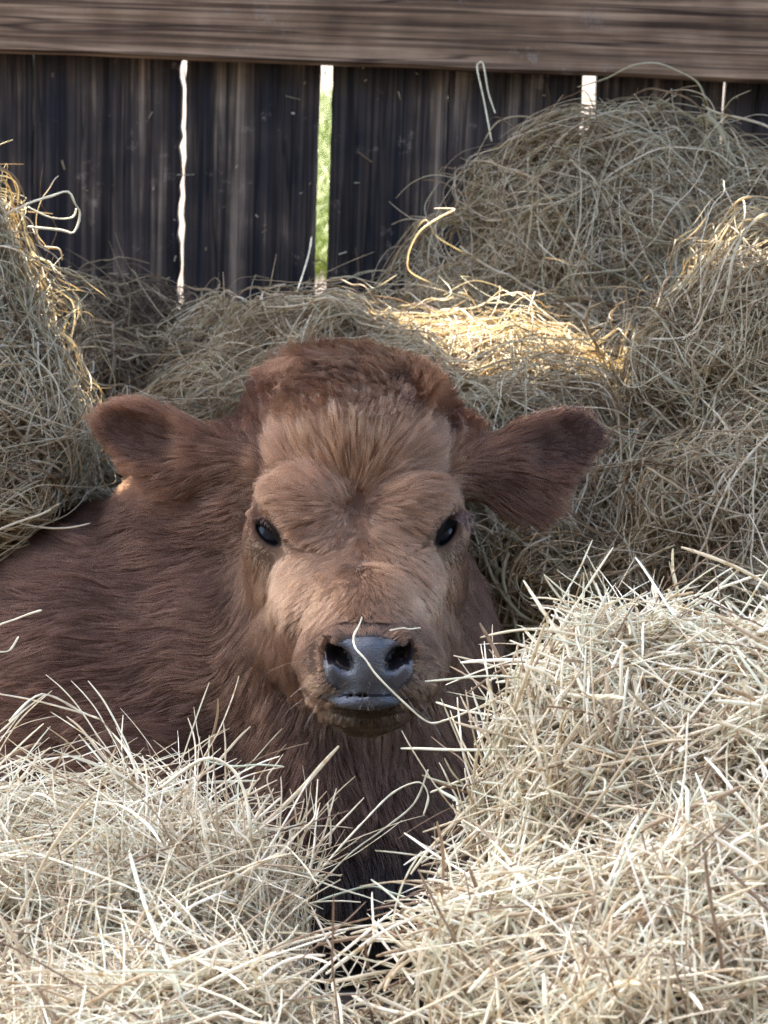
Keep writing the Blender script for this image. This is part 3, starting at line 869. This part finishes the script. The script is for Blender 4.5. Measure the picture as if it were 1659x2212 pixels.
# eyelashes
def lash(n_, pa, pb, dirv, L_, name):
    s = RS.rand(n_)[:, None]
    mid = (pa + pb) / 2 + np.array([0, 0.004, 0.006])
    root = (1 - s) ** 2 * pa + 2 * s * (1 - s) * mid + s ** 2 * pb
    root = root + 0.0008 * RS.randn(n_, 3)
    K = 6
    d = nrm(np.array(dirv) + 0.25 * RS.randn(n_, 3))
    pts = np.stack([root + d * L_ * k / (K - 1) * (0.7 + 0.5 * RS.rand(1)) + np.array([0, -1, 0]) * L_ * 0.6 * (k / (K - 1)) ** 2 for k in range(K)], 1)
    rad = np.full((n_, K), 0.00022) * np.linspace(1, 0.3, K)
    cols = np.tile(np.array([0.05, 0.03, 0.025]), (n_, 1))
    curves_obj(name, toworld(pts.reshape(-1, 3)).reshape(pts.shape), rad, m_fur, body, cols)
lash(45, A(550, 1112, 0.0), A(596, 1138, 0.012), (-0.6, 0.45, 0.6), 0.009, 'eyelashes')
lash(70, A(994, 1112, -0.004), A(962, 1118, 0.010), (0.9, 0.15, 0.35), 0.018, 'eyelashes')

NW = 18
wq = np.array([A(RS.uniform(655, 720) if k_ % 2 else RS.uniform(872, 935), RS.uniform(1400, 1540), 0.0) for k_ in range(NW)])
wq = np.array([A(dgrid(q_[None])[0][0], dgrid(q_[None])[1][0], surf_w(dgrid(q_[None])[0][0], dgrid(q_[None])[1][0])) for q_ in wq])
wn = grad(calf_sdf, wq, 0.003)
wd_ = nrm(wn + np.stack([np.sign(wq[:, 0] - A(795, 1440, .15)[0]) * 0.9, -0.5 + 0 * wq[:, 0], 0.2 + 0 * wq[:, 0]], 1) + 0.3 * RS.randn(NW, 3))
wl = 0.018 + 0.022 * RS.rand(NW)
pts = np.stack([wq + wd_ * (wl * k_ / 5)[:, None] - UPV * (0.35 * wl * (k_ / 5) ** 2)[:, None] for k_ in range(6)], 1)
curves_obj('whiskers', toworld(pts.reshape(-1, 3)).reshape(pts.shape), np.full((NW, 6), 0.00011) * np.linspace(1, 0.3, 6), m_fur, body, np.tile(np.array([0.22, 0.17, 0.14]), (NW, 1)))

# ------------------------------------------------------------------ hay
def make_strands(p, nn, L, wid, spread, lift, bend, comb=None, combw=0.5, droop=0.4, K=9, kink=0.25, f=None, follow=0.0):
    N = len(p)
    off0 = f(p) if f is not None else None
    fol = follow * (RS.rand(N) > np.where(L > 0.16, 0.0, 0.06)) if f is not None else None
    b3 = 2 * math.pi * RS.rand(N); b4 = 2.5 + 4 * RS.rand(N)
    t = RS.randn(N, 3)
    t = nrm(t - (t * nn).sum(1)[:, None] * nn)
    if comb is not None:
        c = comb(p)
        sg = np.sign(RS.rand(N) - 0.5)[:, None]
        t = nrm(t * (1 - combw) + c * sg * combw)
        t = nrm(t - (t * nn).sum(1)[:, None] * nn)
    lf = lift * RS.randn(N)
    d = nrm(t + nn * lf[:, None] * 1.0)
    sidev = nrm(np.cross(nn, t))
    b1 = bend * RS.randn(N); b2 = 0.5 * bend * RS.randn(N)
    kp = RS.randint(2, K - 1, N); ka = np.where(RS.rand(N) < kink, RS.randn(N) * 1.1, 0)
    pts = np.zeros((N, K, 3))
    pos = p - d * (L * 0.5)[:, None]
    if f is not None: pos = p.copy()
    start = pos.copy()
    for k in range(K):
        pts[:, k] = pos
        s = k / (K - 1) - 0.5
        turn = b1 / K + 1.2 * bend / K * np.sin(b3 + b4 * s)
        turn = turn + np.where(kp == k, ka, 0)
        d = nrm(d + sidev * turn[:, None] - UPV * (droop * np.abs(L) * 4 * max(s + 0.2, 0) / K)[:, None])
        pos = pos + d * (L / (K - 1))[:, None]
        if f is not None:
            gg = grad(f, pos, 0.004)
            d = nrm(d - gg * ((d * gg).sum(1) * fol * 0.7)[:, None])
            pos = pos - gg * (np.clip(f(pos) - off0, -0.02, 0.02) * fol * 0.7)[:, None]
    if f is None: pts = pts + (p - pts[:, K // 2])[:, None, :] * 1.0
    rad = np.ones((N, K)) * (wid * (0.55 + 0.9 * RS.rand(N)))[:, None] * 0.5
    rad = rad * (0.6 + 0.9 * RS.rand(N, 1) ** 2) * np.array([0.8] + [1] * (K - 3) + [0.9, 0.5])
    big = RS.rand(N) < 0.05
    rad[big] *= 1.8
    return pts, rad

def inside_calf_filter(pts, margin=0.004):
    N, K = pts.shape[:2]
    q = pts.reshape(-1, 3)
    box_ = (q[:, 0] > -0.95) & (q[:, 0] < 0.26) & (q[:, 1] > -0.44) & (q[:, 1] < 0.18) & (q[:, 2] > -0.95) & (q[:, 2] < 0.26)
    d = np.ones(len(q))
    d[box_] = calf_sdf(q[box_])
    return ~(d.reshape(N, K) < margin).any(1)

PILE_ALL = []
def hay_pile(name, label, ells, k, nstr, Lr, wid, mat, lift, bend, comb=None, combw=0.5, kink=0.25, step=0.012, noise=0.028, loose=0.02, dn=None, droop=0.4, follow=0.9, wild=0, shrink=0.022, group='hay piles around the calf'):
    E = [(A(e[0], e[1], e[2]), e[3:6], rotm(*e[6]) if len(e) > 6 else None) for e in ells]
    sd_ = abs(hash(label)) % 7
    sd_ = len(label) % 7
    def f(p):
        d = None
        for c, r_, R in E:
            pq = np.where((p[:, 1:2] < c[1]) & np.array([[False, True, False]]), c[1] + (p - c) * 0.5, p)
            q = ell(pq, c, r_, R)
            d = q if d is None else smin(d, q, k)
        return d + shrink + noise * vnoise(p, 14, sd_) + noise * 0.5 * vnoise(p, 33, sd_ + 3)
    lo = np.min([c - max(r_) - 0.05 - np.array([0, r_[1], 0]) for c, r_, R in E], 0); hi = np.max([c + max(r_) + 0.05 for c, r_, R in E], 0)
    axes = [np.arange(lo[q], hi[q], step) for q in range(3)]
    V, Q = isosurface(f, axes, 1, 3, 0.08)
    # rests on the bedding: nothing below ground, sink the core below the loose skin
    Wv = toworld(V)
    bc = Wv.mean(0).copy(); bc[2] = max(Wv[:, 2].min(), 0.3)
    root = empty(name, bc, label, 'hay pile', group)
    NV = grad(f, V, 0.004)
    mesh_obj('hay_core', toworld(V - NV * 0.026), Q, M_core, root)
    Tt = tris_of(Q)
    def wf(c):
        g = grad(f, c, 0.004)
        w_ = np.where(g[:, 2] < -0.3, 0.12, 1.0)          # far side needs less
        w_ = w_ * np.where(g @ UPV < -0.4, 0.1, 1.0)
        X, Y = dgrid(c)
        w_ = w_ * np.where((X < -250) | (X > 1900) | (Y > 2450), 0.1, 1.0)
        if dn is not None: w_ = w_ * dn(X, Y)
        return w_
    p = sample(V, Tt, nstr, wf)
    nn = grad(f, p, 0.004)
    p = p + nn * (RS.randn(len(p)) * loose - 0.004)[:, None]
    L_ = Lr[0] + (Lr[1] - Lr[0]) * RS.rand(len(p)) ** 1.6
    pts, rad = make_strands(p, nn, L_, wid, 1, lift, bend, comb, combw, kink=kink, droop=droop, K=11, f=f, follow=follow)
    if wild:
        pw = sample(V, Tt, wild, lambda c: wf(c) * np.where(grad(f, c, 0.004) @ UPV > 0.3, 1, 0.15))
        nw = grad(f, pw, 0.004)
        p2, r2 = make_strands(pw, nw, 0.06 + 0.14 * RS.rand(wild), wid * 1.0, 1, 0.45, 2.5, K=11, kink=0.5, droop=1.2)
        pts = np.concatenate([pts, p2]); rad = np.concatenate([rad, r2])
    # short chaff and fine blades between the stalks
    keep = inside_calf_filter(pts)
    Wp = toworld(pts.reshape(-1, 3)).reshape(pts.shape)
    keep &= (Wp[:, :, 1] < WALL_Y - 0.03).all(1)
    # most strands are removed from a hollow along the view before the breast
    hol = ((pts - A(815, 2010, .30)) / np.array([.052, .056, .50])) ** 2
    keep &= ~((hol.sum(2) < 1).any(1) & (RS.rand(len(pts)) < 0.93))
    o = curves_obj('loose_hay', Wp[keep], rad[keep], mat, root)
    tag(o, kind='stuff')
    return root

def comb_dir(vx, vy, vw, n=0.6, sc_=6, seed=0):
    b_ = np.array([vx, vy, vw], dtype=float)
    return lambda p: nrm(b_ + n * vnoise3(p, sc_, seed))

hay_pile('hay_pile', 'pale straw pile in the right foreground beside the calf\'s chest',
         [(1530, 1790, .42, .160, .145, .17), (1780, 1900, .45, .20, .165, .2), (1350, 2090, .50, .090, .11, .14), (1430, 2530, .62, .15, .10, .18),
          (1275, 1605, .40, .062, .078, .08), (1500, 2300, .62, .22, .14, .18)],
         0.05, 27000, (0.03, 0.12), 0.0015, M_straw, 0.42, 0.12, None, kink=0.10, loose=0.014, droop=0.05, follow=0.12, wild=25, noise=0.03)
hay_pile('hay_pile', 'pale tangled hay pile in the left foreground before the calf\'s shoulder',
         [(40, 2125, .40, .19, .125, .17), (270, 2190, .38, .10, .105, .14), (450, 2330, .44, .070, .060, .10), (520, 2600, .46, .06, .05, .08)],
         0.05, 25000, (0.04, 0.20), 0.0011, M_straw, 0.18, 0.40, comb_dir(1, -0.25, 0.1, 0.7), 0.5, kink=0.22, loose=0.016, follow=0.22, wild=70, noise=0.03)
hay_pile('hay_pile', 'low pale straw drift along the bottom front edge under the calf',
         [(220, 2400, .62, .28, .085, .18), (470, 2720, .62, .20, .085, .18), (1020, 2820, .60, .2, .085, .18)],
         0.06, 14000, (0.05, 0.18), 0.0013, M_straw, 0.22, 0.4, comb_dir(1, 0.1, 0.1, 0.9), 0.45, kink=0.2, loose=0.014, follow=0.15, wild=20, noise=0.03)
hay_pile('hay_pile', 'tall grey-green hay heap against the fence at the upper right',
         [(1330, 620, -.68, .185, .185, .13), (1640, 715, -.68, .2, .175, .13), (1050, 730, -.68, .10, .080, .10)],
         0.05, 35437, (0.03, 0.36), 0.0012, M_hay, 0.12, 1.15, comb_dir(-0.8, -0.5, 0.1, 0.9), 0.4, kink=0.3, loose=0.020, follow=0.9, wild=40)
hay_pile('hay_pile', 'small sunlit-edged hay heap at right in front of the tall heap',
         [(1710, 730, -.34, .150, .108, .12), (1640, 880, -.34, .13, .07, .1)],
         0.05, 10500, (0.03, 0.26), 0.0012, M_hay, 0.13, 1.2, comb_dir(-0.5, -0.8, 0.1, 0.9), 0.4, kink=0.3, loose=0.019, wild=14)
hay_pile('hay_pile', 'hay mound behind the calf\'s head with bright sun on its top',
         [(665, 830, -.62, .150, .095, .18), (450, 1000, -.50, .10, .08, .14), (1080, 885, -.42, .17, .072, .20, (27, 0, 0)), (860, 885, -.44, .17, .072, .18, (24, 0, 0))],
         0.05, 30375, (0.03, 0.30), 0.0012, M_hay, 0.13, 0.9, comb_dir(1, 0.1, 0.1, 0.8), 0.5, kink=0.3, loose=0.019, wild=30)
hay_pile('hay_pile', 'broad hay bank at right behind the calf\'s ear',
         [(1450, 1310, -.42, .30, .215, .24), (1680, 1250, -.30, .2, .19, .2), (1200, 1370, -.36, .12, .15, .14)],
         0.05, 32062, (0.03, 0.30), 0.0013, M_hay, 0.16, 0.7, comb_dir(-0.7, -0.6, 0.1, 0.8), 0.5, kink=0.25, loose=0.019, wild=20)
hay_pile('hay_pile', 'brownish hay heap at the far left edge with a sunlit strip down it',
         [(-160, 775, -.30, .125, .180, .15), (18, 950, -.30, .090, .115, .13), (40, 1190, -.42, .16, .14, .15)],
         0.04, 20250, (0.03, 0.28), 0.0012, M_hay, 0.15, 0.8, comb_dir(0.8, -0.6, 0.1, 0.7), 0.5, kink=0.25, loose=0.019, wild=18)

hay_pile('hay_pile', 'low dark heap of matted old hay against the fence at left',
         [(215, 790, -.74, .15, .085, .12), (330, 850, -.60, .10, .06, .10)],
         0.05, 5200, (0.03, 0.22), 0.0013, M_old, 0.14, 1.2, comb_dir(0.9, -0.3, 0.1, 0.8), 0.4, kink=0.3, loose=0.02, wild=14)

# loose litter over the bedding
xy = np.column_stack([RS.uniform(-0.75, 0.75, 9000), RS.uniform(1.6, 3.08, 9000)])
p = np.column_stack([xy, bedz(xy[:, 0], xy[:, 1]) + 0.006])
pv = viewvec(p - CAM); pv[:, 2] += D0
nn = np.tile(UPV, (len(pv), 1))
pts, rad = make_strands(pv, nn, 0.04 + 0.12 * RS.rand(len(pv)), 0.0015, 1, 0.12, 1.2, kink=0.3)
keep = inside_calf_filter(pts, 0.02)
hx, hy = dgrid(pv)
keep &= ~((hx > 600) & (hx < 950) & (hy > 1700) & (RS.rand(len(hx)) < 0.8))
Wp = toworld(pts.reshape(-1, 3)).reshape(pts.shape)
keep &= (Wp[:, :, 1] < WALL_Y - 0.03).all(1)
tag(curves_obj('loose_hay', Wp[keep], rad[keep], M_hay), 'scattered dull hay litter on the dark bedding', 'hay', kind='stuff')

NC = 120
cxz = np.column_stack([RS.uniform(-0.7, 0.65, NC), np.full(NC, WALL_Y - 0.004), 0.55 + 0.5 * RS.rand(NC) ** 1.3])
ang = RS.rand(NC) * math.pi
dv = np.column_stack([np.cos(ang), 0.05 * RS.randn(NC), np.sin(ang)])
Lc = 0.002 + 0.010 * RS.rand(NC) ** 3
pts = np.stack([cxz + dv * (Lc * (k - 1))[:, None] + np.array([0, -0.001 * (k == 1), 0]) for k in range(3)], 1)
tag(curves_obj('hay_chaff', pts, np.full((NC, 3), 0.0008) * (0.6 + 0.8 * RS.rand(NC, 1)), M_hay), 'small bits of hay chaff caught on the dark boards', 'hay chaff', kind='stuff')

# ------------------------------------------------------------------ single stalks one can point to
def hay_tube(pts_, r_, mat, label, group=None, ns=6, cat='hay stalk', dens_=6):
    P = np.array([W(*q) for q in pts_])
    # Catmull-Rom
    Q = []
    for i in range(len(P) - 1):
        p0, p1, p2, p3 = P[max(i-1, 0)], P[i], P[i+1], P[min(i+2, len(P)-1)]
        for s in np.linspace(0, 1, dens_, endpoint=False):
            Q.append(0.5 * ((2*p1) + (-p0+p2)*s + (2*p0-5*p1+4*p2-p3)*s*s + (-p0+3*p1-3*p2+p3)*s**3))
    Q.append(P[-1]); Q = np.array(Q)
    tt = nrm(np.gradient(Q, axis=0))
    ref = np.array([0.3, 0.9, 0.2])
    a_ = nrm(np.cross(tt, ref)); b_ = np.cross(tt, a_)
    n_ = len(Q)
    rr = r_ * (1 + 0.12 * RS.randn(n_)); rr[-1] *= 0.6; rr[0] *= 0.7
    V = []; F = []
    for i in range(n_):
        for j in range(ns):
            th = 2 * math.pi * j / ns
            V.append(Q[i] + rr[i] * (math.cos(th) * a_[i] + math.sin(th) * 0.7 * b_[i]))
    for i in range(n_ - 1):
        for j in range(ns):
            F.append((i*ns+j, i*ns+(j+1) % ns, (i+1)*ns+(j+1) % ns, (i+1)*ns+j))
    F.append(tuple(range(ns))[::-1]); F.append(tuple((n_-1)*ns + j for j in range(ns)))
    o = mesh_obj('hay_stalk', V, F, mat, base=Q[0])
    return tag(o, label, cat, group or 'single hay stalks')

def stalk_mat(name, c, transl=0.2):
    m, nt, n, b = newmat(name)
    tc = n.new('ShaderNodeTexCoord'); no = n.new('ShaderNodeTexNoise'); no.inputs['Scale'].default_value = 60
    nt.links.new(tc.outputs['Object'], no.inputs['Vector'])
    r = ramp(nt, [(0.35, tuple(q * 0.72 for q in c)), (0.6, c)])
    nt.links.new(no.outputs[0], r.inputs[0]); nt.links.new(r.outputs[0], b.inputs['Base Color'])
    b.inputs['Roughness'].default_value = 0.45
    return m
M_s1 = stalk_mat('stalk_cream', (0.74, 0.66, 0.46))
M_s2 = stalk_mat('stalk_dull', (0.50, 0.45, 0.30))
M_s3 = stalk_mat('stalk_green', (0.52, 0.56, 0.40))
hay_tube([(787, 1320, .150), (776, 1350, .182), (764, 1375, .222), (768, 1400, .232), (790, 1425, .236), (815, 1460, .238), (870, 1515, .236), (925, 1560, .232),
          (965, 1555, .24), (1005, 1540, .26), (1060, 1520, .30), (1130, 1500, .36)], 0.0010, M_s1, 'long bent straw lying across the calf\'s wet nose')
hay_tube([(842, 1362, .190), (870, 1357, .186), (884, 1359, .184), (908, 1356, .176)], 0.0008, M_s1, 'short straw bit above the calf\'s nostril')
hay_tube([(942, 1517, .25), (1000, 1535, .27), (1060, 1545, .30), (1150, 1565, .36)], 0.0011, M_s1, 'straight straw poking left from the right foreground pile towards the chin')
hay_tube([(930, 1712, .22), (985, 1690, .26), (1055, 1665, .33)], 0.0010, M_s1, 'thick short straw sticking out over the calf\'s chest at right')
hay_tube([(615, 1980, .30), (700, 1870, .26), (790, 1770, .22), (850, 1712, .20), (905, 1690, .20), (925, 1720, .2), (915, 1760, .2)], 0.0009, M_s1, 'long arching hay stalk rising across the calf\'s dark chest')
hay_tube([(640, 1965, .30), (750, 1850, .25), (830, 1790, .22), (895, 1735, .20), (925, 1662, .2)], 0.0009, M_s2, 'second arching hay stalk running beside the longer one on the chest')
hay_tube([(0, 470, -.26), (60, 440, -.26), (110, 424, -.26), (147, 414, -.26), (162, 440, -.27), (173, 462, -.28), (160, 502, -.28), (130, 497, -.28), (60, 490, -.27)], 0.0012, M_s1,
         'straw bent into a closed loop sticking out of the left heap', dens_=3)
hay_tube([(60, 447, -.27), (110, 470, -.27), (155, 470, -.28), (165, 450, -.28)], 0.0009, M_s1, 'thin straw crossing inside the looped straw at left')
hay_tube([(1062, 305, -.62), (1045, 215, -.64), (1031, 150, -.66), (1035, 136, -.66), (1044, 140, -.66), (1055, 200, -.65), (1070, 245, -.63)], 0.0011, M_s2,
         'pale hairpin-bent stalk standing above the tall heap by the rail')
hay_tube([(638, 640, -.55), (655, 590, -.58), (668, 545, -.6), (673, 512, -.62)], 0.0012, M_s1, 'single upright straw beside the wide green gap')
hay_tube([(20, 1558, .24), (90, 1500, .22), (180, 1540, .20), (215, 1553, .2)], 0.0011, M_s1, 'bent straw in front of the calf\'s shoulder near the left edge')
hay_tube([(-60, 1490, .24), (60, 1510, .22), (140, 1530, .21), (190, 1545, .2)], 0.0009, M_s1, 'straight straw crossing the bent one before the shoulder')
hay_tube([(-110, 1640, .40), (-75, 1480, .30), (-30, 1370, .22), (40, 1335, .2), (90, 1318, .2)], 0.0009, M_s1, 'short straw tip before the flank at the left edge, upper one')
hay_tube([(-60, 1660, .40), (-48, 1520, .30), (-20, 1420, .22), (20, 1405, .2), (40, 1375, .2)], 0.0008, M_s1, 'curved straw tip before the flank at the left edge, lower one')
hay_tube([(350, 1700, .48), (440, 1640, .48), (500, 1660, .48), (530, 1720, .48), (542, 1800, .48), (545, 1850, .42)], 0.0013, M_s1, 'thick arched straw rising over the left foreground pile')
hay_tube([(430, 1640, .47), (500, 1655, .47), (560, 1652, .47), (612, 1656, .47)], 0.0008, M_s3, 'fine straw pointing right from the arched straw')
hay_tube([(520, 1800, .47), (560, 1765, .46), (608, 1722, .45)], 0.0009, M_s1, 'straight straw leaning right above the left foreground pile')
hay_tube([(625, 1900, .42), (626, 1850, .42), (627, 1792, .42)], 0.0009, M_s1, 'upright straw stub before the calf\'s chest')
hay_tube([(712, 1830, .42), (715, 1790, .42), (708, 1735, .42)], 0.0008, M_s2, 'thin upright straw with a knot before the chest')
hay_tube([(640, 1965, .32), (720, 1935, .28), (800, 1915, .26), (850, 1930, .26), (885, 1942, .27)], 0.0012, M_s3, 'greenish blade bridging the dark hollow below the chest')
hay_tube([(700, 1995, .30), (780, 2000, .28), (830, 1995, .28), (872, 1988, .28)], 0.0010, M_s1, 'pale doubled straw lying across the dark hollow')

# ------------------------------------------------------------------ fence
def wx(dx, dy=400):
    """world x on the fence plane for a sketch-grid position"""
    d = Fw + Rt * (dx - CX) / FP + Up * (CY - dy) / FP
    k = (WALL_Y - CAM[1]) / d[1]
    return (CAM + d * k)[0]
def wz(dx, dy, y=WALL_Y):
    d = Fw + Rt * (dx - CX) / FP + Up * (CY - dy) / FP
    return (CAM + d * (y - CAM[1]) / d[1])[2]

fence = empty('board_fence', (0, WALL_Y, 0), 'dark weathered board fence with light showing through its upright gaps', 'fence')
def board(x0, x1, z0, z1, y0, y1, rag_l=0.0008, rag_r=0.0008, seed=0, mat=None, name='board', n=90, lean=0.0):
    zs = np.linspace(z0, z1, n)
    q = np.column_stack([zs * 0, zs * 0 + seed * 3.1, zs])
    xl = x0 + rag_l * (vnoise(q, 40, seed) + 0.8 * vnoise(q, 130, seed + 2)) + lean * (zs - 0.8)
    xr = x1 + rag_r * (vnoise(q, 40, seed + 7) + 0.8 * vnoise(q, 130, seed + 9)) + lean * (zs - 0.8)
    V = []; F = []
    bev = 0.0025
    for i in range(n):
        ring = [(xl[i] + bev, y0), (xr[i] - bev, y0), (xr[i], y0 + bev), (xr[i], y1), (xl[i], y1), (xl[i], y0 + bev)]
        V += [(a_, b_, zs[i]) for a_, b_ in ring]
    for i in range(n - 1):
        for j in range(6):
            F.append((i*6+j, i*6+(j+1) % 6, (i+1)*6+(j+1) % 6, (i+1)*6+j))
    F.append((5, 4, 3, 2, 1, 0)); F.append(tuple((n-1)*6 + j for j in range(6)))
    o = mesh_obj(name, V, F, mat or M_board, fence, smooth_shade=False)
    return o

g = [wx(v) for v in (393, 698, 1262, 1553)]
edges = {}
ylo, yhi = WALL_Y, WALL_Y + 0.024
RAIL_B = wz(830, 148, WALL_Y - 0.045)
ZT = RAIL_B + 0.20
# (left x, right x, ragged left, ragged right)
bl = [(-1.25, -1.06), (-1.058, -0.86), (-0.857, -0.665), (-0.662, g[0] - 0.195),
      (g[0] - 0.193, g[0] - 0.0045), (g[0] + 0.0035, g[1] - 0.0082), (g[1] + 0.0082, wx(960)), (wx(960), g[2] - 0.0095),
      (g[2] + 0.0095, g[3] - 0.0022), (g[3] + 0.0022, wx(1622)), (wx(1622), wx(1622) + 0.18), (wx(1622) + 0.182, wx(1622) + 0.37), (wx(1622) + 0.372, wx(1622) + 0.56),
      (wx(1622) + 0.562, wx(1622) + 0.75)]
for i, (a_, b_) in enumerate(bl):
    rl = 0.0022 if i in (4, 5) else 0.0009
    board(a_, b_, 0.02, ZT - 0.01, ylo + 0.002 * (i % 2), yhi + 0.002 * (i % 2), rl if i == 5 else 0.0008, 0.0035 if i == 4 else 0.0009, seed=i)
# rail in front
def rail(name, z0, z1, y0, y1, tilt, mat):
    xs = np.linspace(-1.3, 1.35, 120)
    bev = 0.006
    V = []; F = []
    for i, x in enumerate(xs):
        q = np.array([[x, 0, 0.3 * z0]])
        dz = tilt * x
        e = 0.0012 * vnoise(q, 12, 3)[0]
        ring = [(y0 + bev, z0 + e), (y1, z0 + e), (y1, z1), (y0 + bev, z1), (y0 + 0.001, z1 - bev), (y0, z0 + bev + e)]
        V += [(x, yy, zz + dz) for yy, zz in ring]
    n_ = len(xs)
    for i in range(n_ - 1):
        for j in range(6):
            F.append((i*6+j, (i+1)*6+j, (i+1)*6+(j+1) % 6, i*6+(j+1) % 6))
    F.append(tuple(range(6))); F.append(tuple((n_-1)*6 + j for j in range(6))[::-1])
    return mesh_obj(name, V, F, mat, fence, smooth_shade=False)
rail('rail', RAIL_B, RAIL_B + 0.235, WALL_Y - 0.045, WALL_Y - 0.002, -0.005, M_rail)

# unseen upper boards, added with openings shaped to throw the sun patches
ROOF_Z = 2.35
def gap_for(q, frac=0.0):
    q = np.array(q)
    k = (WALL_Y + 0.03 - q[1]) / (-SUN_TRAVEL[1])
    h_ = q - SUN_TRAVEL * k
    return h_[0], h_[2]
bpy.context.view_layer.update()
dg = bpy.context.evaluated_depsgraph_get()
def hit(dx, dy):
    d = nrm(Fw + Rt * (dx - CX) / FP + Up * (CY - dy) / FP)
    ok, loc, *_ = sc.ray_cast(dg, Vector(CAM), Vector(d))
    return np.array(loc) - d * 0.045
gaps = []  # made-up openings, traced back along the sun from each wanted patch
for (dx, dy, w_, wd, up_, dn_) in [(1050, 765, -.42, 0.200, 0.12, 0.19), (1480, 700, -.33, 0.032, 0.08, 0.30), (95, 720, -.30, 0.085, 0.22, 0.17)]:
    gx, gz = gap_for(W(dx, dy, w_))
    za_, zb_ = gz - up_, gz + dn_
    if dx < 100 and False: zb_ = min(zb_, gap_for(hit(240, 1110))[1] - 0.03)
    gaps.append((gx, wd, za_, zb_))
gaps.sort()
x = -1.3
i = 40
yu0, yu1 = WALL_Y + 0.03, WALL_Y + 0.054
segs = []
for gx, wd, za, zb in gaps + [(1.4, 0, 0, 0)]:
    seg_end = gx - wd / 2
    while x < seg_end - 0.005:
        nx_ = min(x + 0.19, seg_end)
        if seg_end - nx_ < 0.05: nx_ = seg_end
        segs.append((x, nx_, RAIL_B + 0.06, ROOF_Z)); x = nx_ + (0.0 if nx_ >= seg_end else 0.0)
    if wd:
        segs.append((x, x + wd, RAIL_B + 0.06, za)); segs.append((x, x + wd, zb, ROOF_Z))
    x = gx + wd / 2
for (a_, b_, z0_, z1_) in segs:
    if z1_ - z0_ > 0.02: board(a_, b_, z0_, z1_, yu0, yu1, seed=i, n=60); i += 1

# unseen roof, added to shade the fence and the back hay
roof = empty('shade_roof', (0, WALL_Y, ROOF_Z), 'unseen plank lean-to roof added to shade the back of the stall', 'roof')
v, f = box(-2.2, 2.2, 2.35, WALL_Y + 0.10, ROOF_Z + 0.03, ROOF_Z + 0.055)
mesh_obj('shade_roof_deck', v, f, M_rail, roof, smooth_shade=False)
for yy in (2.40, 2.75, 3.07):
    v, f = box(-2.2, 2.2, yy, yy + 0.05, ROOF_Z - 0.06, ROOF_Z + 0.029)
    mesh_obj('shade_roof_purlin', v, f, M_rail, roof, smooth_shade=False)

sky_block = empty('sky_block_wall', (0, -1.7, 0), 'unseen dark board wall added behind the viewer to block low sky', 'wall')  # unseen wall, added to keep low front sky off the calf
for k in range(16):
    v, f = box(-4 + k * 0.5, -3.5 + k * 0.5, -1.74, -1.7, 0.0, 4.2)
    mesh_obj('sky_block_board', v, f, M_board, sky_block, smooth_shade=False)

# ------------------------------------------------------------------ outside, seen through the gaps
m_gr, nt, n, b = newmat('grass_blade')
b.inputs['Base Color'].default_value = (0.115, 0.145, 0.006, 1); b.inputs['Roughness'].default_value = 0.5
N = 30000
xy = np.column_stack([RS.uniform(-1.4, 1.0, N), RS.uniform(7.6, 14.5, N)])
lim = np.abs(xy[:, 0] + 0.026 * xy[:, 1]) < 0.36 + 0.05 * RS.randn(N)
xy = xy[lim]; N = len(xy)
K = 4
hgt = 0.05 + 0.09 * RS.rand(N)
lean = 0.5 * RS.randn(N, 2)
pts = np.stack([np.column_stack([xy + lean * hgt[:, None] * (k / 3) ** 2, hgt * k / 3]) for k in range(K)], 1)
rad = np.full((N, K), 0.004) * np.array([1, 0.9, 0.6, 0.1])
tag(curves_obj('grass', pts, rad, m_gr), 'sunlit bright green grass strip beyond the fence', 'grass', kind='stuff')

sc.cycles.use_denoising = True
sc.cycles.denoising_prefilter = 'NONE'
sc.cycles.use_adaptive_sampling = False
sc.cycles.sample_clamp_indirect = 2.0
sc.cycles.sample_clamp_direct = 12.0
sc.cycles.filter_width = 1.5
sc.cycles.max_bounces = 8
sc.cycles.diffuse_bounces = 4
sc.cycles.glossy_bounces = 3
sc.cycles.transmission_bounces = 4
sc.cycles.transparent_max_bounces = 8
